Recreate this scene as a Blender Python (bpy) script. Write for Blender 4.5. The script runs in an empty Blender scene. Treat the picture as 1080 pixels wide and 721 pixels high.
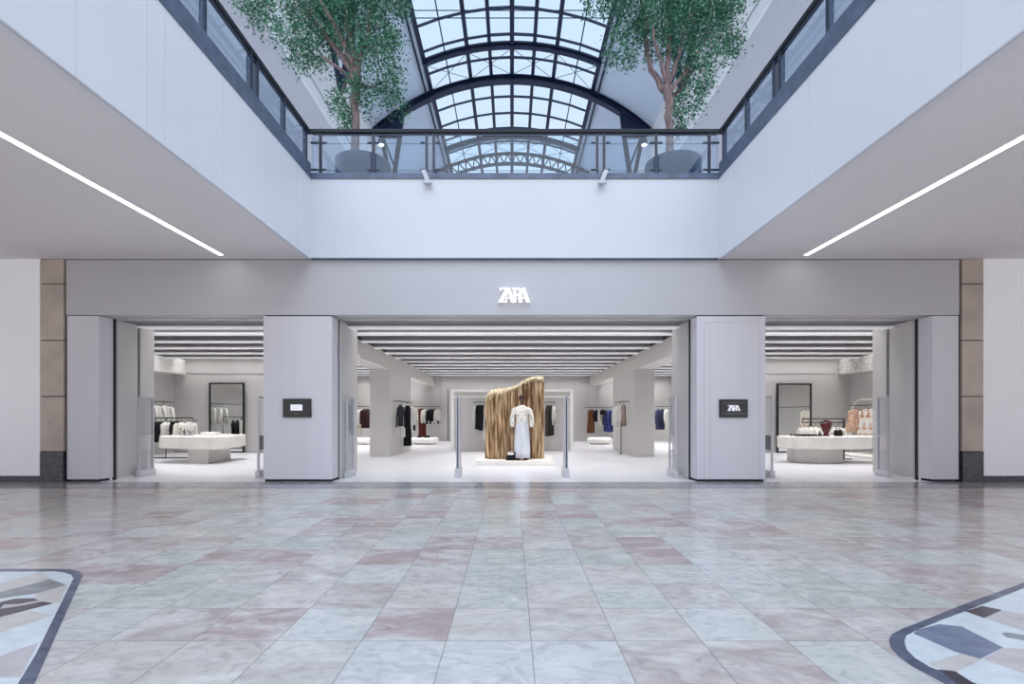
import bpy, math, random
from mathutils import Vector, noise
random.seed(7)
C = bpy.context.scene.collection
PI = math.pi
F = 530.0            # focal length in pixels of the 1080 px wide photograph
EYE = 1.2

def WX(px, Y): return (px - 540.0) * Y / F
def WZ(py, Y): return EYE + (437.0 - py) * Y / F
def FL(px, py):
    Y = F * EYE / (py - 437.0)
    return (WX(px, Y), Y)

# ------------------------------------------------------------------ materials
def lin(c):
    r = []
    for v in c:
        v /= 255.0
        r.append(v / 12.92 if v <= 0.04045 else ((v + 0.055) / 1.055) ** 2.4)
    return (r[0], r[1], r[2], 1.0)

def mat(name, rgb, rough=0.5, metal=0.0, rgb2=None, scale=(4, 4, 4), detail=4, lo=0.35, hi=0.65,
        bump=0.0, bscale=None, emit=0.0, spec=0.5, coat=0.0):
    m = bpy.data.materials.new(name); m.use_nodes = True
    nt = m.node_tree; b = nt.nodes['Principled BSDF']
    b.inputs['Base Color'].default_value = lin(rgb)
    b.inputs['Roughness'].default_value = rough
    b.inputs['Metallic'].default_value = metal
    b.inputs['Specular IOR Level'].default_value = spec
    b.inputs['Coat Weight'].default_value = coat
    if emit:
        b.inputs['Emission Color'].default_value = lin(rgb)
        b.inputs['Emission Strength'].default_value = emit
    if rgb2 is None:
        rgb2 = tuple(max(0, v - 7) for v in rgb); 
    tc = nt.nodes.new('ShaderNodeTexCoord'); mp = nt.nodes.new('ShaderNodeMapping')
    mp.inputs['Scale'].default_value = scale
    nt.links.new(tc.outputs['Object'], mp.inputs['Vector'])
    n = nt.nodes.new('ShaderNodeTexNoise'); n.inputs['Scale'].default_value = 1.0; n.inputs['Detail'].default_value = detail
    nt.links.new(mp.outputs[0], n.inputs['Vector'])
    cr = nt.nodes.new('ShaderNodeValToRGB')
    cr.color_ramp.elements[0].position = lo; cr.color_ramp.elements[1].position = hi
    cr.color_ramp.elements[0].color = lin(rgb2); cr.color_ramp.elements[1].color = lin(rgb)
    nt.links.new(n.outputs['Fac'], cr.inputs[0]); nt.links.new(cr.outputs[0], b.inputs['Base Color'])
    if bump:
        bp = nt.nodes.new('ShaderNodeBump'); bp.inputs['Strength'].default_value = bump; bp.inputs['Distance'].default_value = 0.02
        src = n
        if bscale:
            mp2 = nt.nodes.new('ShaderNodeMapping'); mp2.inputs['Scale'].default_value = bscale
            nt.links.new(tc.outputs['Object'], mp2.inputs['Vector'])
            src = nt.nodes.new('ShaderNodeTexNoise'); src.inputs['Scale'].default_value = 1.0
            nt.links.new(mp2.outputs[0], src.inputs['Vector'])
        nt.links.new(src.outputs['Fac'], bp.inputs['Height']); nt.links.new(bp.outputs[0], b.inputs['Normal'])
    return m

def glass(name, tint=(0.84, 0.91, 0.97), refl=0.10):
    m = bpy.data.materials.new(name); m.use_nodes = True
    nt = m.node_tree; nt.nodes.clear()
    o = nt.nodes.new('ShaderNodeOutputMaterial'); mx = nt.nodes.new('ShaderNodeMixShader')
    t = nt.nodes.new('ShaderNodeBsdfTransparent'); g = nt.nodes.new('ShaderNodeBsdfGlossy')
    t.inputs[0].default_value = (*tint, 1); g.inputs['Roughness'].default_value = 0.02
    lw = nt.nodes.new('ShaderNodeLayerWeight'); lw.inputs['Blend'].default_value = .5
    pw = nt.nodes.new('ShaderNodeMath'); pw.operation = 'POWER'; pw.inputs[1].default_value = 4.5; nt.links.new(lw.outputs['Facing'], pw.inputs[0])
    fr = nt.nodes.new('ShaderNodeMath'); fr.operation = 'MULTIPLY_ADD'; fr.inputs[1].default_value = .6; fr.inputs[2].default_value = refl * .3; nt.links.new(pw.outputs[0], fr.inputs[0])
    nt.links.new(fr.outputs[0], mx.inputs[0]); nt.links.new(t.outputs[0], mx.inputs[1]); nt.links.new(g.outputs[0], mx.inputs[2])
    nt.links.new(mx.outputs[0], o.inputs[0])
    return m

def emis(name, rgb, s):
    m = bpy.data.materials.new(name); m.use_nodes = True
    nt = m.node_tree; nt.nodes.clear()
    o = nt.nodes.new('ShaderNodeOutputMaterial'); e = nt.nodes.new('ShaderNodeEmission')
    e.inputs[0].default_value = lin(rgb); e.inputs[1].default_value = s
    nt.links.new(e.outputs[0], o.inputs[0]); return m

M = {}
M['fascia'] = mat('fascia_white', (220, 222, 227), 0.4, scale=(.6, .6, .6), rgb2=(216, 218, 224))
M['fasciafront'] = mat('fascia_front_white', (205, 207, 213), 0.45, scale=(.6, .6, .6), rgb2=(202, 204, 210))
M['bandwhite'] = mat('band_white', (250, 251, 253), 0.6)
M['soffit'] = mat('soffit_plaster', (228, 223, 225), 0.8, scale=(.5, .5, .5), rgb2=(226, 221, 223))
M['gallery_soffit'] = mat('gallery_soffit', (190, 190, 196), 0.8, rgb2=(187, 187, 193))
M['header'] = mat('header_panel', (184, 182, 185), 0.42, scale=(.4, .4, 3), rgb2=(181, 179, 183))
M['pillar'] = mat('pillar_panel', (206, 204, 210), 0.45, scale=(2, 2, .3), rgb2=(202, 200, 206))
M['leafdoor'] = mat('door_panel', (190, 187, 186), 0.45, scale=(2, 2, .3), rgb2=(186, 183, 182))
M['wallwhite'] = mat('white_wall', (248, 248, 251), 0.6, scale=(.4, .4, .4))
M['stone'] = mat('beige_stone', (186, 172, 160), 0.45, rgb2=(166, 153, 143), scale=(2.5, 2.5, 2.5), detail=8)
M['granite'] = mat('dark_granite', (70, 72, 82), 0.25, rgb2=(42, 43, 52), scale=(25, 25, 25), detail=8)
M['black'] = mat('black_gap', (38, 38, 42), 0.6)
M['storewall'] = mat('shop_wall', (196, 193, 190), 0.7, scale=(3, 3, .2), rgb2=(192, 189, 186))
M['soffitbox'] = mat('shop_soffit', (200, 196, 191), 0.7, rgb2=(197, 193, 188))
M['rough_bulkhead'] = mat('textured_plaster', (224, 221, 216), 0.85, rgb2=(180, 176, 170), scale=(14, 14, 14), detail=8, bump=.5)
M['storefloor'] = mat('shop_floor', (207, 205, 209), 0.28, rgb2=(201, 199, 204), scale=(1.2, 1.2, 1.2))
M['baffle'] = mat('ceiling_baffle', (158, 156, 160), 0.6)
M['lip'] = mat('baffle_lip', (236, 235, 236), 0.5, emit=0.16)  # weak glow put into the lip to brighten the baffle undersides
M['slot'] = mat('slot_ceiling', (96, 94, 96), 0.8)
M['darkmetal'] = mat('dark_painted_steel', (44, 52, 72), 0.35, metal=0.3, rgb2=(40, 47, 66))
M['arch'] = mat('arch_steel', (34, 44, 72), 0.5, rgb2=(30, 40, 66), spec=.25)
M['kerb'] = mat('slate_edge', (92, 104, 126), 0.35, rgb2=(72, 84, 106), scale=(6, 6, 6), detail=8)
M['vault'] = mat('vault_plaster', (210, 222, 236), 0.7, scale=(.5, .5, .5))
M['glass'] = glass('balustrade_glass')
M['sky_glass'] = glass('skylight_glass', (0.86, 0.89, 0.90), 0.05)
M['acrylic'] = glass('clear_acrylic', (0.93, 0.94, 0.96), 0.1)
M['striplight'] = emis('strip_light', (255, 253, 250), 9.0)
M['signwhite'] = mat('sign_white', (250, 250, 252), 0.4, emit=0.35)
M['planter'] = mat('planter_grey', (56, 66, 88), 0.5, rgb2=(50, 60, 82), spec=.25)
M['soil'] = mat('soil', (60, 48, 40), 0.9, rgb2=(40, 32, 28), scale=(20, 20, 20))
M['bark'] = mat('bark', (138, 118, 116), 0.85, rgb2=(92, 76, 78), scale=(20, 20, 5), detail=8, bump=.6)
M['chrome'] = mat('brushed_steel', (190, 190, 194), 0.35, metal=0.45)
M['plastic'] = mat('grey_plastic', (190, 190, 196), 0.4)
M['darkplastic'] = mat('slate_plastic', (104, 106, 118), 0.4)
M['blackmetal'] = mat('black_metal', (34, 33, 33), 0.4, metal=0.3)
M['railblack'] = mat('rail_black', (26, 30, 42), 0.45, spec=.3)
M['white'] = mat('matt_white', (240, 238, 234), 0.5, rgb2=(236, 234, 230))
M['offwhite'] = mat('warm_white', (226, 222, 215), 0.6, rgb2=(214, 209, 201), scale=(2, 2, 2))
M['screen'] = mat('screen_black', (24, 25, 32), 0.15, rgb2=(18, 19, 26))
M['cardwhite'] = mat('screen_white', (235, 235, 240), 0.4, emit=0.3)
M['dimtext'] = mat('dim_text', (120, 122, 130), 0.5)
M['sculpt'] = mat('fibrous_wood', (222, 194, 156), 0.85, rgb2=(112, 76, 46), scale=(16, 16, 1.6), detail=10, lo=.38, hi=.6,
                  bump=1.0, bscale=(26, 26, 2.2))
M['sculpt_top'] = mat('pale_wood_cut', (236, 222, 194), 0.85, rgb2=(206, 184, 148), scale=(16, 16, 16), detail=8, bump=.5)
M['skin'] = mat('mannequin_bronze', (96, 66, 48), 0.45)
M['hair'] = mat('mannequin_hair', (52, 34, 26), 0.7, rgb2=(36, 24, 18), scale=(40, 40, 8))
M['floral'] = mat('floral_blouse', (236, 232, 222), 0.8, rgb2=(150, 140, 128), scale=(34, 34, 34), lo=.36, hi=.46)
M['skirt'] = mat('pale_skirt', (214, 216, 222), 0.8, rgb2=(204, 206, 213), scale=(10, 10, 2))
M['burgundy'] = mat('burgundy_glaze', (96, 28, 40), 0.25, rgb2=(70, 18, 28))
M['mirror'] = mat('mirror_glass', (236, 238, 236), 0.02, metal=1.0, rgb2=(235, 237, 235))
M['floralgarment'] = mat('floral_print', (240, 236, 228), 0.8, rgb2=(204, 150, 110), scale=(9, 9, 7), lo=.40, hi=.50, detail=6)
M['peach'] = mat('peach_print', (232, 206, 184), 0.8, rgb2=(208, 160, 130), scale=(14, 14, 10))
CLOTH = {}
def cloth(rgb):
    if rgb not in CLOTH:
        CLOTH[rgb] = mat('cloth_%d_%d_%d' % rgb, rgb, 0.85, rgb2=tuple(int(v * .88) for v in rgb), scale=(20, 20, 3), spec=0.2)
    return CLOTH[rgb]

def foliage_mat():
    m = bpy.data.materials.new('leaf'); m.use_nodes = True
    nt = m.node_tree; b = nt.nodes['Principled BSDF']; b.inputs['Roughness'].default_value = 0.5
    b.inputs['Specular IOR Level'].default_value = 0.3
    g = nt.nodes.new('ShaderNodeNewGeometry'); cr = nt.nodes.new('ShaderNodeValToRGB')
    e = cr.color_ramp.elements
    e[0].position = 0; e[0].color = lin((32, 74, 62)); e[1].position = 1; e[1].color = lin((128, 176, 142))
    k = e.new(.5); k.color = lin((58, 116, 92))
    nt.links.new(g.outputs['Random Per Island'], cr.inputs[0]); nt.links.new(cr.outputs[0], b.inputs['Base Color'])
    tr = nt.nodes.new('ShaderNodeBsdfTranslucent'); mx = nt.nodes.new('ShaderNodeMixShader'); mx.inputs[0].default_value = .3
    nt.links.new(cr.outputs[0], tr.inputs[0])
    nt.links.new(b.outputs[0], mx.inputs[1]); nt.links.new(tr.outputs[0], mx.inputs[2])
    nt.links.new(mx.outputs[0], nt.nodes['Material Output'].inputs[0])
    return m
M['leaf'] = foliage_mat()

TILE = 0.4515; TX0 = 0.102; TY0 = 2.665
def tile_mat():
    m = bpy.data.materials.new('marble_tiles'); m.use_nodes = True
    nt = m.node_tree; b = nt.nodes['Principled BSDF']; N = nt.nodes.new; L = nt.links.new
    tc = N('ShaderNodeTexCoord')
    mp = N('ShaderNodeMapping'); mp.inputs['Location'].default_value = (-TX0 / TILE + 40, -TY0 / TILE + 40, 0)
    mp.inputs['Scale'].default_value = (1 / TILE, 1 / TILE, 1)
    L(tc.outputs['Object'], mp.inputs[0])
    fl = N('ShaderNodeVectorMath'); fl.operation = 'FLOOR'; L(mp.outputs[0], fl.inputs[0])
    fr = N('ShaderNodeVectorMath'); fr.operation = 'FRACTION'; L(mp.outputs[0], fr.inputs[0])
    wn = N('ShaderNodeTexWhiteNoise'); wn.noise_dimensions = '2D'; L(fl.outputs[0], wn.inputs['Vector'])
    cr = N('ShaderNodeValToRGB'); cr.color_ramp.interpolation = 'CONSTANT'
    cols = [(0.0, (198, 196, 192)), (.20, (193, 184, 179)), (.38, (188, 188, 180)), (.56, (178, 158, 155)), (.68, (198, 189, 182)), (.84, (184, 171, 166))]
    e = cr.color_ramp.elements; e[0].position = 0; e[0].color = lin(cols[0][1]); e[1].position = cols[-1][0]; e[1].color = lin(cols[-1][1])
    for p, c in cols[1:-1]:
        k = e.new(p); k.color = lin(c)
    L(wn.outputs['Value'], cr.inputs[0])
    # clouds inside each tile, shifted per tile
    sh = N('ShaderNodeVectorMath'); sh.operation = 'MULTIPLY_ADD'; L(wn.outputs['Color'], sh.inputs[0]); sh.inputs[1].default_value = (40, 40, 40)
    L(tc.outputs['Object'], sh.inputs[2])
    st = N('ShaderNodeMapping'); st.inputs['Scale'].default_value = (2.0, 3.4, 1); st.inputs['Rotation'].default_value = (0, 0, .5); L(sh.outputs[0], st.inputs[0])
    n1 = N('ShaderNodeTexNoise'); n1.inputs['Scale'].default_value = 1.1; n1.inputs['Detail'].default_value = 8; n1.inputs['Distortion'].default_value = 1.2
    L(st.outputs[0], n1.inputs['Vector'])
    c1 = N('ShaderNodeValToRGB'); c1.color_ramp.elements[0].position = .42; c1.color_ramp.elements[1].position = .68
    L(n1.outputs['Fac'], c1.inputs[0])
    mx = N('ShaderNodeMix'); mx.data_type = 'RGBA'; mx.blend_type = 'MIX'
    L(c1.outputs[0], mx.inputs['Factor']); L(cr.outputs[0], mx.inputs['A']); mx.inputs['B'].default_value = lin((219, 213, 208))
    mh = N('ShaderNodeMix'); mh.data_type = 'RGBA'; mh.inputs['Factor'].default_value = .8
    L(cr.outputs[0], mh.inputs['A']); L(mx.outputs['Result'], mh.inputs['B'])
    # fine darker veins
    n2 = N('ShaderNodeTexNoise'); n2.inputs['Scale'].default_value = 3.0; n2.inputs['Detail'].default_value = 10; n2.inputs['Distortion'].default_value = 2.0
    L(st.outputs[0], n2.inputs['Vector'])
    c2 = N('ShaderNodeValToRGB'); c2.color_ramp.elements[0].position = .30; c2.color_ramp.elements[0].color = (.78, .77, .80, 1)
    c2.color_ramp.elements[1].position = .55; c2.color_ramp.elements[1].color = (1, 1, 1, 1)
    L(n2.outputs['Fac'], c2.inputs[0])
    mu = N('ShaderNodeMix'); mu.data_type = 'RGBA'; mu.blend_type = 'MULTIPLY'; mu.inputs['Factor'].default_value = 1.0
    L(mh.outputs['Result'], mu.inputs['A']); L(c2.outputs[0], mu.inputs['B'])
    # joints
    sp = N('ShaderNodeSeparateXYZ'); L(fr.outputs[0], sp.inputs[0])
    def edge(o):
        s = N('ShaderNodeMath'); s.operation = 'SUBTRACT'; L(o, s.inputs[0]); s.inputs[1].default_value = .5
        a = N('ShaderNodeMath'); a.operation = 'ABSOLUTE'; L(s.outputs[0], a.inputs[0])
        g = N('ShaderNodeMath'); g.operation = 'GREATER_THAN'; L(a.outputs[0], g.inputs[0]); g.inputs[1].default_value = .4945
        return g
    ex, ey = edge(sp.outputs[0]), edge(sp.outputs[1])
    mm = N('ShaderNodeMath'); mm.operation = 'MAXIMUM'; L(ex.outputs[0], mm.inputs[0]); L(ey.outputs[0], mm.inputs[1])
    fs = N('ShaderNodeMath'); fs.operation = 'MULTIPLY'; L(mm.outputs[0], fs.inputs[0]); fs.inputs[1].default_value = .6
    mj = N('ShaderNodeMix'); mj.data_type = 'RGBA'; L(fs.outputs[0], mj.inputs['Factor'])
    L(mu.outputs['Result'], mj.inputs['A']); mj.inputs['B'].default_value = lin((92, 88, 92))
    L(mj.outputs['Result'], b.inputs['Base Color'])
    b.inputs['Roughness'].default_value = .16
    bp = N('ShaderNodeBump'); bp.inputs['Strength'].default_value = .06; bp.inputs['Distance'].default_value = .01
    n3 = N('ShaderNodeTexNoise'); n3.inputs['Scale'].default_value = 9; L(tc.outputs['Object'], n3.inputs['Vector'])
    L(n3.outputs['Fac'], bp.inputs['Height']); L(bp.outputs[0], b.inputs['Normal'])
    return m
M['tiles'] = tile_mat()
for k, a, b2 in (('in_border', (96, 102, 122), (70, 76, 98)), ('in_white', (216, 222, 224), (202, 208, 212)), ('in_grey', (148, 150, 152), (120, 124, 130)),
                 ('in_dark', (72, 66, 78), (52, 48, 58)), ('in_blue', (124, 134, 154), (104, 114, 136)), ('in_pink', (198, 190, 190), (184, 175, 177)),
                 ('in_beige', (205, 198, 192), (193, 184, 180)), ('in_thresh', (160, 158, 162), (136, 134, 140))):
    M[k] = mat('inlay_' + k[3:], a, .16, rgb2=b2, scale=(7, 12, 1), detail=9, lo=.35, hi=.65)

# ------------------------------------------------------------------ mesh builder
class MB:
    def __init__(s): s.v = []; s.f = []
    def box(s, x0, x1, y0, y1, z0, z1):
        n = len(s.v)
        s.v += [(x0, y0, z0), (x1, y0, z0), (x1, y1, z0), (x0, y1, z0), (x0, y0, z1), (x1, y0, z1), (x1, y1, z1), (x0, y1, z1)]
        s.f += [tuple(n + i for i in q) for q in ((0, 3, 2, 1), (4, 5, 6, 7), (0, 1, 5, 4), (1, 2, 6, 5), (2, 3, 7, 6), (3, 0, 4, 7))]
        return s
    def prism(s, pts, a, b, axis='z'):
        n = len(s.v); k = len(pts)
        def P(p, t): return (p[0], p[1], t) if axis == 'z' else ((p[0], t, p[1]) if axis == 'y' else (t, p[0], p[1]))
        s.v += [P(p, a) for p in pts] + [P(p, b) for p in pts]
        s.f += [tuple(n + i for i in range(k))[::-1], tuple(n + k + i for i in range(k))]
        s.f += [(n + i, n + (i + 1) % k, n + k + (i + 1) % k, n + k + i) for i in range(k)]
        return s
    def ring_loft(s, rings, cap=True):
        n = len(s.v); k = len(rings[0])
        for r in rings: s.v += r
        for i in range(len(rings) - 1):
            for j in range(k):
                a = n + i * k + j; b = n + i * k + (j + 1) % k
                s.f.append((a, b, b + k, a + k))
        if cap:
            s.f.append(tuple(n + j for j in range(k))[::-1]); s.f.append(tuple(n + (len(rings) - 1) * k + j for j in range(k)))
        return s
    def tube(s, pts, r, n=8):
        pts = [Vector(p) for p in pts]
        rs = r if isinstance(r, (list, tuple)) else [r] * len(pts)
        rings = []
        ref = None
        for i, p in enumerate(pts):
            d = (pts[min(i + 1, len(pts) - 1)] - pts[max(i - 1, 0)]).normalized()
            if ref is None: ref = Vector((0, 0, 1)) if abs(d.z) < .9 else Vector((1, 0, 0))
            u = d.cross(ref).normalized(); w = u.cross(d).normalized(); ref = w
            rings.append([tuple(p + (u * math.cos(2 * PI * j / n) + w * math.sin(2 * PI * j / n)) * rs[i]) for j in range(n)])
        return s.ring_loft(rings)
    def lathe(s, prof, n=24, c=(0, 0)):
        rings = [[(c[0] + r * math.cos(2 * PI * j / n), c[1] + r * math.sin(2 * PI * j / n), z) for j in range(n)] for r, z in prof]
        return s.ring_loft(rings)
    def loft(s, rows, n=20):
        """rows: (z, cx, cy, rx, ry, folds, amp, phase)"""
        rings = []
        for z, cx, cy, rx, ry, fo, am, ph in rows:
            rings.append([(cx + rx * (1 + am * math.cos(fo * t + ph)) * math.cos(t), cy + ry * (1 + 2.2 * am * math.cos(fo * t + ph)) * math.sin(t), z)
                          for t in (2 * PI * j / n for j in range(n))])
        return s.ring_loft(rings)
    def build(s, name, m, parent=None, smooth=False, bevel=0.0, loc=None):
        me = bpy.data.meshes.new(name); me.from_pydata(s.v, [], s.f); me.update()
        me.materials.append(m)
        if smooth: me.polygons.foreach_set('use_smooth', [True] * len(me.polygons))
        o = bpy.data.objects.new(name, me); C.objects.link(o)
        if parent: o.parent = parent
        if loc: o.location = loc
        import bmesh
        bm = bmesh.new(); bm.from_mesh(me); bmesh.ops.recalc_face_normals(bm, faces=bm.faces); bm.to_mesh(me); bm.free()
        if bevel:
            b = o.modifiers.new('bevel', 'BEVEL'); b.width = bevel; b.segments = 2; b.limit_method = 'ANGLE'
        return o

def tag(o, label, cat, group=None):
    o['label'] = label; o['category'] = cat
    if group: o['group'] = group
    return o
def thing(name, label, cat, loc=(0, 0, 0), rz=0, group=None):
    o = bpy.data.objects.new(name, None); C.objects.link(o); o.location = loc; o.rotation_euler = (0, 0, rz)
    o.empty_display_size = .1
    return tag(o, label, cat, group)
def struct(name, mb, m, label=None, **k):
    o = mb.build(name, m, **k)
    if not k.get('parent'): o['kind'] = 'structure'
    if label: o['label'] = label
    return o

D = 8.96      # distance of the shop front
TOPZ = 3.97   # mall soffit
OPZ = 2.975   # top of the shop openings
BACK = 22.8

# ------------------------------------------------------------------ floors
struct('floor', MB().box(-16, 16, -2.5, 8.24, -.2, 0), M['tiles'], 'polished marble tile floor of the mall in pale grey, green and pink')
struct('floor_threshold', MB().box(-16, 16, 8.24, D, -.2, 0.0), M['in_thresh'], 'dark grey stone band in front of the shop front')
struct('floor_threshold_line', MB().box(-16, 16, 8.20, 8.245, -.05, .0015), M['granite'], 'thin dark stone line along the threshold band')
struct('floor_shop', MB().box(-11.2, 11.2, D, BACK + .3, -.2, 0.0), M['storefloor'], 'white floor inside the shop')

def inlay(name, pts, m, z, label=None):
    w = [FL(*p) for p in pts]
    return struct(name, MB().prism(w, -.01, z), M[m], label)
# left medallion corner
LO = [(-60, 600), (60, 600), (75, 600.6), (84, 603), (87.5, 606.5), (80, 623), (50, 690), (36, 721), (20, 757)]
LI = [(-60, 602.5), (58, 602.5), (68, 603.6), (75, 606), (77.5, 610), (67, 631), (38, 690), (19, 721), (-1, 757)]
def border(name, O, I, m, z, label):
    mb = MB(); o = [FL(*p) for p in O]; i = [FL(*p) for p in I]
    for k in range(len(o) - 1):
        mb.prism([o[k], o[k + 1], i[k + 1], i[k]], -.01, z)
    return struct(name, mb, M[m], label)
inlay('floor_inlay_ground', LO + [(-60, 757)], 'in_white', .0012, 'white marble field of the left floor medallion')
border('floor_inlay_border', LO, LI, 'in_border', .003, 'slate blue border around the left floor medallion')
zz = 5.117
def Zl(x, y): return (x / zz, 580 + y / zz)
inlay('floor_inlay_patch', [Zl(-200, 230), Zl(0, 182), Zl(220, 118), Zl(270, 158), Zl(0, 228), Zl(-200, 290)], 'in_beige', .002)
inlay('floor_inlay_patch', [Zl(-200, 290), Zl(0, 228), Zl(270, 158), Zl(360, 188), Zl(205, 232), Zl(0, 262), Zl(-200, 305)], 'in_grey', .0022)
inlay('floor_inlay_patch', [Zl(205, 232), Zl(360, 190), Zl(322, 285), Zl(285, 288), Zl(180, 262)], 'in_beige', .0021)
inlay('floor_inlay_patch', [Zl(-200, 345), Zl(0, 282), Zl(80, 262), Zl(180, 260), Zl(215, 275), Zl(285, 288), Zl(0, 362), Zl(-200, 420)], 'in_dark', .0023)
inlay('floor_inlay_patch', [Zl(20, 296), Zl(100, 292), Zl(215, 272), Zl(225, 278), Zl(110, 302), Zl(0, 318)], 'in_pink', .0026)
inlay('floor_inlay_patch', [Zl(-200, 500), Zl(0, 440), Zl(290, 352), Zl(250, 300 + 100), Zl(215, 425), Zl(0, 452), Zl(-200, 520)], 'in_blue', .0021) if False else None
inlay('floor_inlay_patch', [Zl(-200, 640), Zl(0, 572), Zl(206, 500), Zl(108, 688), Zl(0, 690), Zl(-200, 760)], 'in_pink', .0021)
inlay('floor_inlay_patch', [Zl(-200, 440), Zl(0, 362), Zl(150, 325), Zl(285, 352), Zl(0, 446), Zl(-200, 500)], 'in_beige', .0018)
# right medallion corner
zr_ = 5.506
def Zr(x, y): return (920 + x / zr_, 590 + y / zr_)
RO = [Zr(1200, 20), Zr(881, 135), Zr(520, 265), Zr(300, 355), Zr(170, 405), Zr(115, 435), Zr(97, 465), Zr(105, 505), Zr(150, 560), Zr(240, 622), Zr(420, 721), Zr(600, 820)]
RI = [Zr(1200, 60), Zr(881, 165), Zr(540, 300), Zr(400, 352), Zr(262, 408), Zr(200, 440), Zr(186, 475), Zr(200, 525), Zr(250, 575), Zr(340, 628), Zr(600, 721), Zr(820, 820)]
inlay('floor_inlay_ground', RO + [Zr(1200, 820)], 'in_white', .0012, 'white marble field of the right floor medallion')
border('floor_inlay_border', RO, RI, 'in_border', .003, 'slate blue curved border around the right floor medallion')
inlay('floor_inlay_patch', [Zr(262, 408), Zr(390, 375), Zr(520, 390), Zr(760, 512), Zr(625, 578), Zr(480, 535), Zr(240, 430)], 'in_blue', .0022)
inlay('floor_inlay_patch', [Zr(540, 300), Zr(640, 270), Zr(755, 293), Zr(650, 340)], 'in_dark', .0022)
inlay('floor_inlay_patch', [Zr(760, 295), Zr(881, 315), Zr(1200, 360), Zr(1200, 470), Zr(881, 415), Zr(655, 340)], 'in_pink', .0021)
inlay('floor_inlay_patch', [Zr(750, 428), Zr(790, 424), Zr(881, 440), Zr(1000, 462), Zr(881, 470), Zr(780, 452)], 'in_grey', .0023)
inlay('floor_inlay_patch', [Zr(762, 514), Zr(881, 520), Zr(1200, 560), Zr(1200, 720), Zr(881, 662), Zr(640, 580)], 'in_pink', .0021)
inlay('floor_inlay_patch', [Zr(520, 545), Zr(640, 580), Zr(490, 655), Zr(350, 622), Zr(330, 600)], 'in_beige', .0021)
inlay('floor_inlay_patch', [Zr(385, 640), Zr(480, 650), Zr(590, 721), Zr(760, 830), Zr(640, 840)], 'in_dark', .0032)

# ------------------------------------------------------------------ shop front
struct('wall_header', MB().box(WX(69.5, D), WX(1012, D), D, D + .28, OPZ, TOPZ - .012), M['header'], 'smooth grey panelled header above the shop openings', bevel=.006)
struct('trim_header_shadow', MB().box(-8.0, 8.0, D + .03, D + .25, TOPZ - .03, TOPZ), M['black'])
for sx, x0, x1 in ((-1, 277.5, 350), (1, 735, 807.5)):
    a, b = WX(x0, D), WX(x1, D)
    struct('pillar', MB().box(a, b, D + .005, D + .34, .045, OPZ - .02), M['pillar'], ('left' if sx < 0 else 'right') + ' grey front pillar carrying a small screen', bevel=.006)
    struct('trim_pillar_plinth', MB().box(a + .02, b - .02, D + .03, D + .32, 0, .045), M['black'])
    struct('trim_pillar_reveal', MB().box(a + .02, b - .02, D + .03, D + .32, OPZ - .02, OPZ), M['black'])
    # grooves
    if sx > 0:
        g = MB()
        for px in (743, 749, 801): g.box(WX(px, D) - .004, WX(px, D) + .004, D + .001, D + .02, .05, OPZ - .12)
        g.box(WX(743, D), WX(801, D), D + .001, D + .02, OPZ - .13, OPZ - .122)
        struct('trim_pillar_groove', g, M['leafdoor'])
for sx in (-1, 1):
    a = 7.94 if sx < 0 else 7.97; b = 7.37 if sx < 0 else 7.50
    x0, x1 = sorted((sx * a, sx * b))
    struct('pillar_jamb', MB().prism([(sx * a, D + .005), (sx * b, D + .005), (sx * (b - .04), D + .3), (sx * a, D + .3)], .045, OPZ - .012), M['pillar'],
           ('left' if sx < 0 else 'right') + ' outer jamb panel of the shop front', bevel=.004)
    struct('trim_jamb_plinth', MB().box(x0 + .02, x1 - .03, D + .03, D + .28, 0, .045), M['black'])
    # beige stone strip + granite base
    s0, s1 = (WX(43.5, D), WX(68, D)) if sx < 0 else (WX(1014, D), WX(1036, D))
    zs = [WZ(476, D), WZ(418, D), WZ(359, D), WZ(299.5, D), TOPZ]
    st = MB()
    for i in range(4): st.box(s0, s1, D - .02, D + .2, zs[i] + .008, zs[i + 1] - .008)
    struct('wall_stone_' + ('left' if sx < 0 else 'right'), st, M['stone'], 'narrow column of beige stone slabs beside the ' + ('left' if sx < 0 else 'right') + ' white wall', bevel=.003)
    struct('wall_stone_base_' + ('left' if sx < 0 else 'right'), MB().box(s0, s1, D - .03, D + .2, 0, zs[0] - .004), M['granite'], bevel=.003)
    struct('wall_stone_backing_' + ('left' if sx < 0 else 'right'), MB().box(min(s0, sx * a), max(s1, sx * a), D + .03, D + .3, 0, TOPZ), M['black'])
    w0, w1 = sorted((sx * 16, s0 - .012 if sx < 0 else s1 + .012))
    struct('wall_' + ('left' if sx < 0 else 'right'), MB().box(w0, w1, D - .01, D + .25, .11, TOPZ), M['wallwhite'], 'plain white mall wall at the ' + ('left' if sx < 0 else 'right') + ' edge')
    struct('baseboard_' + ('left' if sx < 0 else 'right'), MB().box(w0, w1, D - .025, D + .25, 0, .11), M['granite'])

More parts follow.
